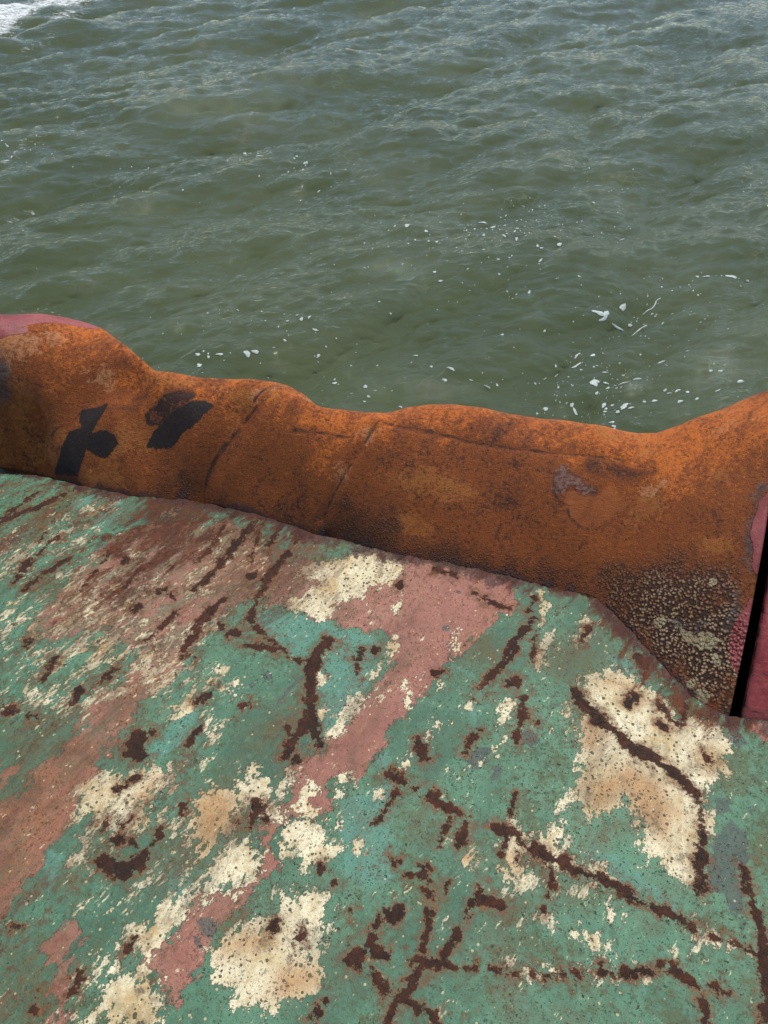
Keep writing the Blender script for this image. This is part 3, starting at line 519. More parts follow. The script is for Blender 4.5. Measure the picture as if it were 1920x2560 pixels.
# ---------------------------------------------------------------- deck
exec_deck = True
fa = np.radians(np.concatenate([np.linspace(-180, -68, 60)[:-1], np.linspace(-68, 66, 1250), np.linspace(66, 180, 60)[1:]]))
sa = np.concatenate([[.004], np.linspace(.1, 1, 470)])
Sg, Fg = np.meshgrid(sa, fa, indexing='ij'); fl = Fg.ravel()
rd = np.interp(fl, PH, R0); rd = rd + 3.0 * np.clip((np.abs(fl) - math.radians(66)) / math.radians(60), 0, 1)
rd = rd + np.interp(fl, PH, np.clip(JIT, -.012, .012))
rad = rd * (Sg.ravel())
DVt = np.stack([rad * np.sin(fl), rad * np.cos(fl), np.zeros(len(rad))], 1)
DVt[:, 2] = .0025 * np.sin(DVt[:, 0] * 5 + 1.3 * np.sin(DVt[:, 1] * 4)) * np.clip((rd - rad) / .1, 0, 1)
RUST = [
 (C11, [(590,0,24),(548,60,26),(515,130,28),(515,220,22),(505,290,22),(520,350,32),(540,420,20),(558,450,10)]),
 (C11, [(500,330,22),(470,380,18),(430,440,22),(400,520,8)]), (C11, [(410,375,18),(420,400,14)]), (C11, [(450,515,16),(440,530,10)]),
 (C11, [(225,18,6),(290,30,12),(350,40,10)]), (C11, [(720,50,22),(715,80,10),(710,150,5)]), (C11, [(790,40,14)]), (C11, [(30,265,12),(70,240,24),(100,215,10)]),
 (C11, [(225,288,9),(245,275,8)]), (C11, [(0,425,12),(22,400,8),(40,365,4)]), (C11, [(1400,-10,12),(1360,70,10),(1320,130,14),(1280,165,8),(1230,240,6)]),
 (C11, [(1378,188,20),(1412,184,16)]), (C11, [(1240,390,9),(1210,430,8),(1180,480,5)]), (C11, [(980,440,18),(1000,470,18),(985,500,12),(1020,520,6)]),
 (C11, [(855,580,14),(885,592,20),(930,625,10),(970,640,7)]), (C11, [(1025,665,18),(1070,695,18),(1110,725,20),(1150,750,8),(1195,762,5)]),
 (C11, [(1115,770,8),(1090,820,7),(1060,900,3)]), (C11, [(1185,790,10),(1160,850,16),(1150,880,6)]), (C11, [(880,660,6),(850,710,5),(790,800,3)]), (C11, [(1390,680,12),(1370,745,8)]),
 (C11, [(1500,355,14)]), (C11, [(1050,140,14)]),
 (C6, [(480,262,12),(520,275,18),(570,290,22),(595,330,14)]), (C6, [(530,290,12),(520,340,10),(510,380,6)]), (C6, [(575,330,6),(570,400,4)]),
 (C6, [(650,350,18),(710,385,28),(775,410,30),(820,440,12),(880,462,12),(940,470,22),(985,505,20),(1050,545,22),(1095,570,10),(1150,600,8),(1215,615,24),(1270,650,24),(1325,685,16)]),
 (C6, [(725,430,8),(720,500,5),(692,620,4)]),
 (C9, [(815,735,16),(850,790,26),(920,860,28),(990,920,24),(1070,980,30),(1150,1030,28),(1240,1085,24),(1290,1125,22),(1340,1175,18),(1365,1233,11),(1377,1303,9),(1370,1400,17),(1362,1490,24),(1375,1550,14),(1352,1620,8)]),
 (C9, [(1180,780,9),(1220,840,12),(1258,880,14),(1290,862,12),(1300,800,8)]), (C9, [(1080,765,24),(1058,800,12)]), (C9, [(1208,890,18)]), (C9, [(1380,1015,10),(1410,1045,16)]),
 (C9, [(650,340,8),(628,392,7)]), (C9, [(645,432,12),(602,480,14),(570,520,16),(550,590,10),(500,640,8),(460,680,10),(410,740,7),(395,770,4)]), (C9, [(655,480,5),(645,580,6),(625,610,10)]),
 (C9, [(535,700,14),(578,710,14)]), (C9, [(600,770,20),(600,850,15),(580,900,14),(572,960,10)]), (C9, [(390,318,7),(440,345,12),(500,370,14),(542,386,6)]), (C9, [(70,265,8),(72,290,16)]),
 (C9, [(220,212,10),(260,225,12),(300,236,12)]), (C9, [(215,655,12),(240,652,8)]), (C9, [(895,465,8),(870,500,9),(845,525,5)]), (C9, [(160,980,26),(165,1030,14)]), (C9, [(670,875,12)]), (C9, [(1120,640,10),(1130,665,16)]),
 (C9, [(1100,590,24),(1130,640,20)]),
 (C6, [(170,435,18),(155,465,22),(100,460,6)]), (C6, [(190,492,6)]), (C6, [(20,405,13),(60,410,5)]), (C6, [(60,615,25),(40,640,26),(8,620,18)]), (C6, [(270,500,8),(268,540,6)]), (C6, [(195,545,9),(165,525,7)]),
 (C6, [(430,512,7),(390,570,11),(350,640,9),(310,710,7),(275,780,7),(260,835,4)]), (C6, [(430,560,12),(480,585,15),(512,592,12)]), (C6, [(190,620,9),(190,700,8),(172,785,8)]),
 (C6, [(115,830,14),(170,838,18),(235,845,14),(290,862,7),(395,868,9)]), (C6, [(150,870,16),(135,910,16),(90,970,22),(60,1010,16),(30,1070,14),(10,1110,12)]), (C6, [(90,1000,12),(140,1030,16),(190,1060,18),(235,1110,14)]),
 (C6, [(5,940,20)]), (C6, [(15,815,10)]), (C6, [(455,868,10),(485,878,14),(530,902,8)]), (C6, [(560,885,5),(640,885,6),(750,890,7),(825,885,12)]), (C6, [(945,878,16),(1000,890,8),(1100,875,12),(1150,880,6)]),
 (C6, [(1190,845,8),(1215,855,12),(1260,875,26),(1310,905,22),(1345,922,10)]), (C6, [(1400,932,12),(1440,945,16),(1480,975,6)]), (C6, [(1388,1015,8),(1395,1110,12)]),
 (C6, [(1550,430,9),(1570,500,6),(1605,600,13),(1625,660,11),(1640,760,16),(1640,850,24),(1652,950,26),(1658,1110,24)]), (C6, [(1420,725,4),(1500,755,6),(1590,790,10)]), (C6, [(350,270,9),(335,320,14)]),
 (C5, [(1105,145,18),(1120,180,26),(1098,212,18),(1150,218,8),(1040,245,6)]), (C5, [(1382,438,12),(1380,465,10)]), (C5, [(1440,490,9)]), (C5, [(790,160,14),(782,195,14)]),
 (C5, [(450,400,30),(500,430,36),(540,450,30),(590,410,34),(630,370,22)]), (C5, [(480,320,16),(520,300,12)]), (C5, [(660,330,14),(695,270,12)]), (C5, [(560,230,10),(535,240,8)]), (C5, [(460,240,10),(440,265,12)]),
 (C5, [(545,75,12),(500,95,12)]), (C5, [(590,40,10),(570,50,6)]), (C5, [(340,870,8),(325,920,24),(318,955,18)]), (C5, [(155,985,10),(130,1045,6)]), (C5, [(580,735,12),(560,775,12)]),
 (C5, [(1195,655,12),(1180,700,16)]), (C5, [(1285,735,14),(1300,725,10)]), (C5, [(1645,625,8),(1620,700,8),(1600,760,18),(1550,800,20),(1500,840,14)]), (C5, [(1600,790,18),(1660,810,18)]), (C5, [(1555,860,12),(1620,900,18),(1665,960,14)]),
 (C5, [(1370,1060,20),(1350,1090,14)]), (C5, [(1410,1005,8)]), (C5, [(1515,610,10)]), (C5, [(65,690,8)]), (C5, [(580,330,14),(600,350,8)]),
 (C4, [(955,348,14),(910,390,20),(880,430,26),(840,490,20),(808,545,12),(790,590,6)]), (C4, [(765,400,7),(720,440,10),(670,490,10),(640,525,5)]),
 (C4, [(1240,145,7),(1200,190,12),(1160,240,14),(1130,300,12),(1100,360,12),(1085,430,14),(1110,470,12),(1145,495,5),(1200,540,3),(1300,620,4)]),
 (C4, [(985,495,12),(1012,488,16),(1040,492,8)]), (C4, [(950,450,8),(965,475,8)]), (C4, [(1100,545,8),(1130,555,14),(1175,550,9)]), (C4, [(345,735,22),(335,790,14),(312,800,8)]),
 (C4, [(605,935,34),(580,990,34),(620,1020,20),(562,1010,18)]), (C4, [(655,915,12)]), (C4, [(905,755,22),(875,775,12)]), (C4, [(1055,800,14)]), (C4, [(865,890,5),(840,925,9),(815,975,6)]),
 (C4, [(510,645,5),(480,665,10),(445,695,8)]), (C4, [(600,375,12),(572,405,6)]), (C4, [(680,300,7),(690,312,9)]), (C4, [(735,325,8),(748,345,9)]), (C4, [(120,530,12),(115,550,8)]), (C4, [(835,595,14)]), (C4, [(1085,240,18)]), (C4, [(1000,180,12)]),
 (C4, [(1555,570,18),(1555,600,12)]), (C4, [(1625,555,14)]),
 (C4, [(245,75,5),(180,130,6),(110,190,6),(62,265,5)]), (C4, [(1050,50,10),(1000,150,10),(940,210,9),(880,270,12),(838,300,6)]), (C4, [(30,825,14),(110,845,10),(190,860,8)]), (C4, [(0,800,16)]), (C4, [(240,600,5),(180,710,4)]),
 (C12, [(1000,440,10),(920,480,18),(870,520,24),(800,600,26),(720,680,22),(640,770,18),(580,870,16),(480,980,16),(370,1080,12)]),
 (C12, [(965,500,8),(930,600,10),(890,700,9),(850,820,8),(850,870,5)]), (C12, [(1200,470,30),(1120,540,26),(1060,620,22),(995,695,14)]), (C12, [(1290,540,20),(1240,670,18),(1310,600,22)]),
 (C12, [(1172,755,14),(1110,850,22),(1040,930,36),(990,1000,34),(950,1100,20)]), (C12, [(900,930,18),(860,970,24)]), (C12, [(560,660,16),(480,760,12),(400,830,18)]), (C12, [(620,540,10),(520,680,10)]), (C12, [(690,850,14)]), (C12, [(170,885,12)]),
 (C10, [(335,240,12),(240,310,18),(150,380,14),(80,410,8)]), (C10, [(690,205,14),(560,260,20),(420,330,18),(300,390,20),(180,440,24),(60,490,28),(-60,540,28)]), (C10, [(-40,490,20),(30,470,14),(120,430,10)]),
 (C10, [(500,490,4),(420,560,5),(370,630,5),(340,680,4)]), (C10, [(490,630,7),(430,690,5),(380,740,7),(250,860,11),(180,970,12),(120,1020,6)]), (C10, [(690,765,8),(600,830,16),(480,890,20),(360,970,22),(220,1085,14)]),
 (C10, [(960,760,20),(870,890,14),(780,990,10),(700,1090,6)]), (C10, [(1240,890,14),(1150,980,18),(1080,1080,12)]), (C10, [(1420,1090,10),(1380,1100,14)]), (C10, [(1100,820,30),(1050,850,30)]),
]
RUSTZONE = [[(C4, [(560, -110), (700, -60), (1000, 0), (1290, 60), (1320, 0), (1300, -60), (1000, -100), (600, -120)])], [(C4, [(700, 30), (880, 20), (1010, 60), (820, 160), (600, 260), (480, 330), (560, 200)])], [(C9, [(0, 130), (300, 190), (560, 245), (850, 310), (850, 296), (560, 225), (300, 180), (0, 120)])], [(C9, [(880, 330), (960, 440), (1100, 570), (1120, 660), (1260, 780), (1340, 830), (1560, 880), (1560, 840), (1380, 800), (1200, 620), (980, 370)])], [(C10, [(-60, 30), (400, 110), (900, 220), (1240, 320), (1240, 280), (-60, 0)])], [(C10, [(1240,290),(1190,400),(1050,520),(880,640),(840,700),(960,760),(870,920),(1080,900),(1200,740),(1400,800),(1560,760),(1659,640)]), (C12, [(440,640),(440,540),(520,380),(620,310),(760,330),(1000,400),(1300,460),(1340,420),(1000,330),(700,250),(350,160),(0,160)])]]
PINK = [[(C4, [(1180,230),(1290,150),(1400,200),(1500,160),(1659,110)]), (C9, [(60,150),(400,215),(545,260),(575,370),(480,420),(400,500),(330,570),(270,640),(180,740),(100,830),(0,960)]),
         (C11, [(790,520),(740,560),(730,595),(680,600),(640,580),(600,620),(600,690),(560,745),(530,780),(480,760),(400,790),(380,740),(410,660),(430,600),(500,520),(560,460),(620,400),(690,340),(700,290),(750,230),(830,130),(870,20)]), (C4, [(1659,500),(1560,470),(1450,440),(1300,400),(1130,370)])],
        [(C5, [(1100,300),(1180,260),(1200,350),(1220,400),(1150,490),(1090,510),(1080,580),(1000,660),(960,690),(900,760),(880,860),(800,930),(770,1010),(720,1040),(690,900),(620,860),(640,800),(760,700),(830,560),(880,530),(1000,520),(1100,460),(1130,380)])],
        [(C5, [(1250,0),(1260,100),(1180,200),(1100,260),(1180,300),(1260,230),(1300,180),(1380,200),(1420,140),(1400,60),(1500,20),(1570,40),(1560,0),(1500,-40),(1340,-60)])],
        [(C4, [(100,480),(250,300),(420,130),(480,60),(700,20),(1050,0),(1180,180),(1050,370),(950,420),(900,440),(800,600),(640,700),(560,860),(430,900),(500,740),(600,560),(420,480),(250,540)])],
        [(C5, [(-30,690),(0,640),(110,490),(200,360),(330,230),(350,120),(440,0),(520,-100),(200,-40),(60,100),(-200,260),(-300,700)])],
        [(C5, [(170,760),(300,640),(400,690),(300,800),(300,960),(240,1106),(200,1106),(230,900)])], [(C5, [(-20,-20),(80,0),(40,90),(-20,120)])],
        [(C3, [(1480,1890),(1560,1880),(1700,1880),(1720,2060),(1620,2030),(1540,1990)])], [(C4, [(400,780),(560,720),(760,600),(800,640),(640,760),(520,920),(420,1106),(200,1106)])]]
CREAM = [[(C9, [(830,710),(900,670),(930,690),(950,640),(1010,650),(1100,700),(1180,760),(1240,830),(1300,870),(1330,835),(1420,870),(1490,900),(1500,1000),(1495,1100),(1415,1130),(1370,1130),(1400,1200),(1410,1280),(1412,1350),(1400,1400),(1392,1480),(1385,1580),(1330,1570),(1280,1540),(1220,1520),(1190,1470),(1120,1500),(1115,1420),(1130,1360),(1110,1300),(1080,1310),(1090,1260),(1050,1220),(1000,1240),(960,1280),(880,1275),(840,1220),(820,1150),(850,1000),(840,900),(870,860),(910,850),(860,780)])],
 [(C6, [(550,230),(600,270),(640,320),(680,265),(770,240),(785,330),(800,385),(850,390),(870,420),(950,425),(1000,480),(930,490),(860,470),(800,440),(700,410),(640,360),(600,400),(560,450),(520,410),(510,330),(540,290)])],
 [(C4, [(1290,210),(1330,200),(1420,170),(1540,140),(1650,110)]), (C9, [(40,160),(110,180),(100,210),(60,250),(20,280)]), (C4, [(1610,290),(1560,330),(1500,330),(1440,390),(1400,430),(1340,400),(1290,410),(1220,395),(1190,370),(1230,330),(1300,320),(1340,290),(1400,270),(1300,250)])],
 [(C11, [(440,770),(500,780),(560,800),(610,870),(600,960),(560,985),(520,980),(440,960),(380,930),(340,900),(390,860),(380,800)])],
 [(C11, [(230,580),(330,570),(350,620),(330,700),(400,760),(330,780),(220,720),(210,640)])], [(C11, [(410,580),(440,620),(400,680),(370,640)])], [(C11, [(500,630),(530,620),(530,740),(490,770),(450,740),(460,670)])],
 [(C11, [(250,860),(300,960),(280,1030),(160,1090),(60,1100),(80,970),(170,880)])], [(C11, [(0,690),(90,620),(190,690),(200,760),(160,830),(120,870),(60,920),(0,930)])],
 [(C5, [(1210,550),(1300,540),(1380,545),(1425,580),(1400,700),(1380,800),(1330,810),(1350,850),(1400,900),(1405,930),(1320,990),(1230,1010),(1170,1050),(1080,1030),(1000,980),(930,900),(905,820),(950,740),(1050,660),(1130,660),(1200,620)])],
 [(C5, [(720,560),(790,540),(820,560),(810,640),(740,710),(660,790),(600,790),(530,760),(540,720),(640,640)])],
 [(C5, [(330,240),(345,110),(400,50),(440,20),(560,0),(700,0),(720,50),(640,130),(590,180),(640,250),(590,290),(500,300),(410,260),(400,200)])],
 [(C5, [(430,930),(560,880),(650,890),(690,960),(700,1060),(720,1110),(350,1110),(430,1030)])], [(C9, [(838,425),(870,420),(900,432),(912,465),(880,540),(825,520),(858,470)])],
 [(C5, [(1450,40),(1500,20),(1510,50),(1470,110),(1440,90)])], [(C9, [(640,330),(665,300),(712,305),(705,360),(690,380),(670,360)])]]
SPECK = [[(C6, [(290,300),(370,310),(440,380),(430,470),(400,560),(300,700),(250,800),(180,790),(200,650),(280,520),(300,420),(270,370)])], [(C6, [(0,580),(80,570),(150,590),(130,720),(100,770),(30,760),(-10,700)])],
 [(C6, [(530,500),(590,510),(610,700),(600,800),(540,790),(500,700),(540,620)])], [(C6, [(880,900),(980,895),(940,970),(900,1000)])], [(C6, [(1200,980),(1250,990),(1250,1060),(1210,1050)])],
 [(C5, [(300,600),(450,560),(620,520),(640,560),(560,620),(430,660),(330,700)])], [(C5, [(700,270),(860,300),(1000,330),(900,480),(860,540),(560,660),(330,700),(250,600),(560,460)])],
 [(C12, [(500,560),(600,330),(820,440),(840,520),(760,600),(600,780),(440,900),(380,800)])], [(C12, [(1080,460),(1120,480),(1060,600),(960,720),(880,720),(960,560)])], [(C12, [(1180,640),(1300,480),(1320,620),(1200,860),(1080,1000),(1100,880)])],
 [(C10, [(-60,640),(500,440),(800,300),(1240,300),(1100,460),(900,600),(700,780),(300,900),(100,1106),(-60,1106)])], [(C4, [(-30,120),(300,50),(250,150),(120,300),(180,420),(250,560),(300,830),(-30,860)])],
 [(C4, [(600,560),(900,400),(1000,440),(900,640),(780,860),(700,900),(640,760),(420,740)])], [(C4, [(700,760),(900,640),(1020,660),(960,760),(760,870)])], [(C4, [(860,860),(960,840),(900,1000),(860,980)])],
 [(C4, [(1659,640),(1659,760),(1560,830),(1420,960),(1400,920),(1520,780)])], [(C6, [(1040,790),(1180,830),(1370,760),(1385,540),(1350,560),(1330,740),(1180,800)])], [(C5, [(1380,930),(1480,940),(1420,1030),(1280,1106),(1200,1106)])], [(C6, [(180,1010),(330,1040),(280,1106),(200,1106)])], [(C6, [(30,1040),(90,1060),(60,1120),(0,1120)])],
 [(C9, [(480,780),(560,760),(520,880),(490,880)])]]
CST = [(C6, [(825,712,10),(880,730,12),(940,760,16),(990,785,10)]), (C6, [(560,885,8),(830,880,16),(850,882,8)]), (C6, [(860,905,10),(930,900,16),(1000,915,12),(1080,900,14),(1120,880,10)]), (C6, [(1540,420,16),(1562,480,10)]),
 (C6, [(1620,700,8),(1625,760,10)]), (C6, [(1400,715,6),(1470,745,12),(1590,795,8)]), (C6, [(790,110,12),(772,170,10),(765,240,6)]), (C6, [(990,620,10),(985,670,12)]), (C6, [(640,650,10),(690,655,10),(735,670,10)]), (C6, [(575,430,14),(580,470,14),(600,440,8)]),
 (C9, [(685,312,16),(680,400,8),(688,490,12),(705,520,12),(672,600,9),(665,630,8)]), (C9, [(540,785,10),(500,860,12)]), (C9, [(520,950,4),(480,1000,4)]), (C9, [(335,475,7),(310,520,5),(280,580,7)]), (C9, [(1215,720,9)]), (C9, [(235,700,8),(225,730,4)]), (C9, [(30,540,10),(10,590,8),(60,500,5)]),
 (C9, [(800,800,8),(795,840,9)]), (C9, [(65,300,6),(60,380,7)]), (C9, [(90,690,10)]),
 (C11, [(650,590,24),(632,640,22),(625,665,10)]), (C11, [(560,155,16),(548,180,18)]), (C11, [(690,300,22),(650,350,24),(610,400,12)]), (C11, [(100,360,9),(85,400,16),(68,440,12)]), (C11, [(150,125,16),(130,200,12)]), (C11, [(190,190,9),(170,230,7)]),
 (C11, [(562,300,16),(560,345,12)]), (C11, [(830,95,18),(810,125,12),(780,165,6)]), (C11, [(885,20,10),(860,60,7)]), (C11, [(735,245,16),(700,270,8)]), (C11, [(620,795,6)]), (C11, [(725,905,9),(700,860,6)]), (C11, [(1065,180,12)]), (C11, [(1115,40,10),(1105,80,8)]), (C11, [(940,245,7),(932,275,4)]), (C11, [(910,175,12)]),
 (C11, [(1035,405,7),(1055,360,4),(1010,430,4)]), (C11, [(930,515,6),(900,555,7)]), (C11, [(820,670,9)]), (C11, [(1345,265,12),(1335,330,14),(1335,375,8)]), (C11, [(1505,60,12),(1520,0,8),(1495,100,8)]), (C11, [(1150,320,6),(1200,285,6)]), (C11, [(1115,595,8)]), (C11, [(980,160,3),(1010,145,4)]),
 (C11, [(0,270,26),(-40,320,22)]), (C5, [(1100,20,40),(1060,60,24)]), (C5, [(1460,325,14),(1500,330,6)]), (C5, [(345,380,10),(370,330,10)]), (C5, [(1230,60,20),(1240,110,14)]), (C5, [(495,870,12)]), (C5, [(1010,555,6),(1030,535,6)]), (C10, [(1460,450,60),(1540,380,40)]), (C10, [(1200,600,8),(1340,545,20)]), (C10, [(1130,760,40)])]
SPECK += [[(C5, [(300, 20), (1100, 0), (1300, 200), (1120, 480), (900, 540), (620, 800), (200, 1106), (380, 700), (250, 600), (330, 300)])], [(C11, [(0, 100), (200, 100), (140, 420), (60, 640), (420, 560), (420, 760), (0, 700)])], [(C4, [(150, 300), (560, 0), (1100, 0), (1180, 160), (1000, 420), (640, 720), (380, 900), (60, 700)])], [(C6, [(560, 400), (1000, 560), (620, 560), (640, 900), (500, 900)])]]
TEAL = [[(C10, [(590,380),(680,310),(840,260),(850,290),(800,340),(680,405),(610,410)])], [(C10, [(425,500),(490,495),(460,530),(430,530)])], [(C4, [(1110,400),(1300,405),(1450,460),(1640,520),(1660,640),(1530,780),(1400,930),(1370,700),(1440,560),(1380,500),(1290,600),(1150,490)])],
 [(C9, [(950,580),(1060,610),(1190,740),(1140,720),(1000,640)])], [(C11, [(780,520),(840,480),(860,540),(810,545)])], [(C5, [(200,340),(280,380),(250,470),(210,550),(190,500)])], [(C10, [(940,340),(1100,320),(1050,440),(900,560),(760,560)])], [(C4, [(660,950),(860,800),(840,900),(760,980),(660,1040)])],
 [(C5, [(1480,150),(1700,60),(1700,480),(1560,520),(1450,440)])], [(C6, [(1020,500),(1280,620),(1230,560),(1060,420),(900,330),(860,380)])]]
TST = [(C9, [(300,628,10),(385,672,7)]), (C9, [(390,830,16),(392,880,16),(440,800,8)]), (C10, [(20,130,30),(90,90,12)]), (C4, [(1180,1020,8)]), (C11, [(250,500,12)]), (C6, [(620,1040,18)]), (C6, [(1120,960,10)]), (C5, [(760,480,36),(790,520,24)]), (C5, [(1270,60,14)])]
DARK = [[(C6, [(1430,290),(1500,230),(1580,290),(1590,400),(1540,450),(1565,620),(1500,640),(1465,540),(1400,540),(1390,400)])], [(C6, [(1420,120),(1500,140),(1505,200),(1440,190)])], [(C3, [(1340,1960),(1420,1990),(1470,2080),(1400,2100),(1340,2060)])], [(C5, [(860,650),(940,640),(930,740),(870,720)])]]
DST = [(C9, [(440,1000,24),(405,1030,34),(390,1050,24)]), (C9, [(480,1060,10),(488,1085,22)]), (C9, [(592,1045,13)]), (C6, [(490,10,22),(460,70,12)]), (C9, [(740,760,10),(742,790,8)]), (C9, [(318,310,12)]), (C9, [(265,465,14)]), (C9, [(270,318,10)]),
 (C6, [(1280,145,12)]), (C6, [(1590,195,18)]), (C6, [(1120,440,5),(1125,480,5)]), (C11, [(460,160,14),(380,260,12),(370,275,8)]), (C11, [(260,195,12)]), (C11, [(330,155,12)]), (C9, [(630,950,40)]), (C6, [(430,240,9),(462,242,8)]), (C6, [(620,810,12),(600,840,6)]), (C5, [(610,945,18),(620,965,16)]), (C5, [(850,745,14)])]
OCHRE = [[(C11, [(0,690),(90,620),(190,690),(200,760),(160,830),(60,920),(0,930)])], [(C5, [(280,500),(310,430),(350,430),(345,530),(300,530)])], [(C5, [(850,80),(960,60),(1020,140),(1000,260),(940,340),(880,330),(900,200),(860,150)])], [(C5, [(580,140),(640,60),(700,50),(640,140)])],
 [(C6, [(320,300),(380,310),(440,360),(430,420),(340,420),(280,390)])], [(C6, [(850,60),(1060,-20),(1200,60),(1250,180),(1210,300),(1100,240),(1040,120),(950,200),(880,200)])], [(C5, [(1200,860),(1380,850),(1400,930),(1260,1010),(1180,980)])], [(C9, [(850,860),(900,850),(960,920),(900,1000),(850,980)])],
 [(C5, [(950,740),(1130,700),(1200,760),(1100,800),(960,800)])]]
OST = [(C12, [(300,900,50)]), (C9, [(670,570,10),(665,630,10)]), (C9, [(800,800,12),(795,840,12)]), (C9, [(1080,760,50)]), (C9, [(1400,1030,50)]), (C9, [(1240,900,20),(1200,890,34)]), (C9, [(960,700,24),(1060,720,20)]), (C6, [(540,420,40)]), (C6, [(1260,190,26),(1180,110,30)]), (C5, [(870,100,50)]), (C4, [(430,560,40)]), (C4, [(700,800,24)]), (C9, [(1380,830,40)])]
BROWN = [[(C5, [(-60,690),(110,480),(340,200),(440,0),(520,-120),(100,-40),(-200,200)])], [(C4, [(180,320),(330,260),(460,380),(420,460),(240,440)])], [(C4, [(480,700),(680,640),(740,700),(560,860),(430,900)])], [(C11, [(890,730),(1020,700),(1050,800),(1000,900),(930,910),(880,850)])],
 [(C9, [(700,520),(940,470),(1000,560),(860,700),(760,740),(700,640)])], [(C9, [(330,600),(420,500),(520,520),(480,620)])], [(C5, [(0,760),(180,740),(240,900),(180,1106),(0,1106)])], [(C5, [(360,340),(480,280),(560,330),(560,420),(400,440)])], [(C11, [(200,400),(480,200),(500,330),(380,480),(200,540)])],
 [(C12, [(820,760),(1180,720),(1080,960),(900,1106),(500,1106),(600,900)])], [(C10, [(120,480),(560,360),(760,420),(420,520),(240,600)])], [(C4, [(0,840),(300,900),(480,930),(420,1106),(0,1106)])], [(C6, [(720,480),(880,500),(860,600),(760,580)])],
 [(C6, [(450,590),(620,560),(620,660),(500,700)])], [(C6, [(1570,1020),(1659,900),(1659,1106),(1580,1106)])], [(C5, [(1380,780),(1560,740),(1540,960),(1440,940)])]]
print('deck fields', len(DVt))
near = np.where((DVt[:, 1] > -.1))[0]
def dfield(st, po, grow=1.0):
    o = np.full(len(DVt), -.3); o[near] = field(DVt[near], st, po, None, grow); return o
D = {'rust': dfield(RUST, (), .92), 'rust_zone': dfield((), RUSTZONE), 'pink': dfield((), PINK), 'cream': dfield(CST, CREAM), 'speck': dfield((), SPECK), 'teal': dfield(TST, TEAL),
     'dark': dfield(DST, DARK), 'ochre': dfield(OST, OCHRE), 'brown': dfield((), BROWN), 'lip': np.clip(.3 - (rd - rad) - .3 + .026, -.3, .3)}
nc_ = len(fa); DVt = np.vstack([DVt, DVt[-nc_:] + [0, 0, -.012]]); D = {k: np.concatenate([v, v[-nc_:]]) for k, v in D.items()}
# scraped zone on the left, where a chafing wire dragged the paint along
D['scraped'] = np.clip((-.15 - DVt[:, 0]) * 1.2 + (DVt[:, 1] - 1.0) * .5 + .25, 0, 1)
ring = plan(K(C5, [(600, 950)]))[0]; dr = np.hypot(DVt[:, 0] - ring[0], (DVt[:, 1] - ring[1]) * 1.0)
DVt[:, 2] += .004 * np.exp(-((dr - .034) / .011) ** 2)
DVt[:, 2] += np.clip(D['rust'] + .006, 0, .012) * .12 * (np.abs(DVt[:, 0]) < 2)

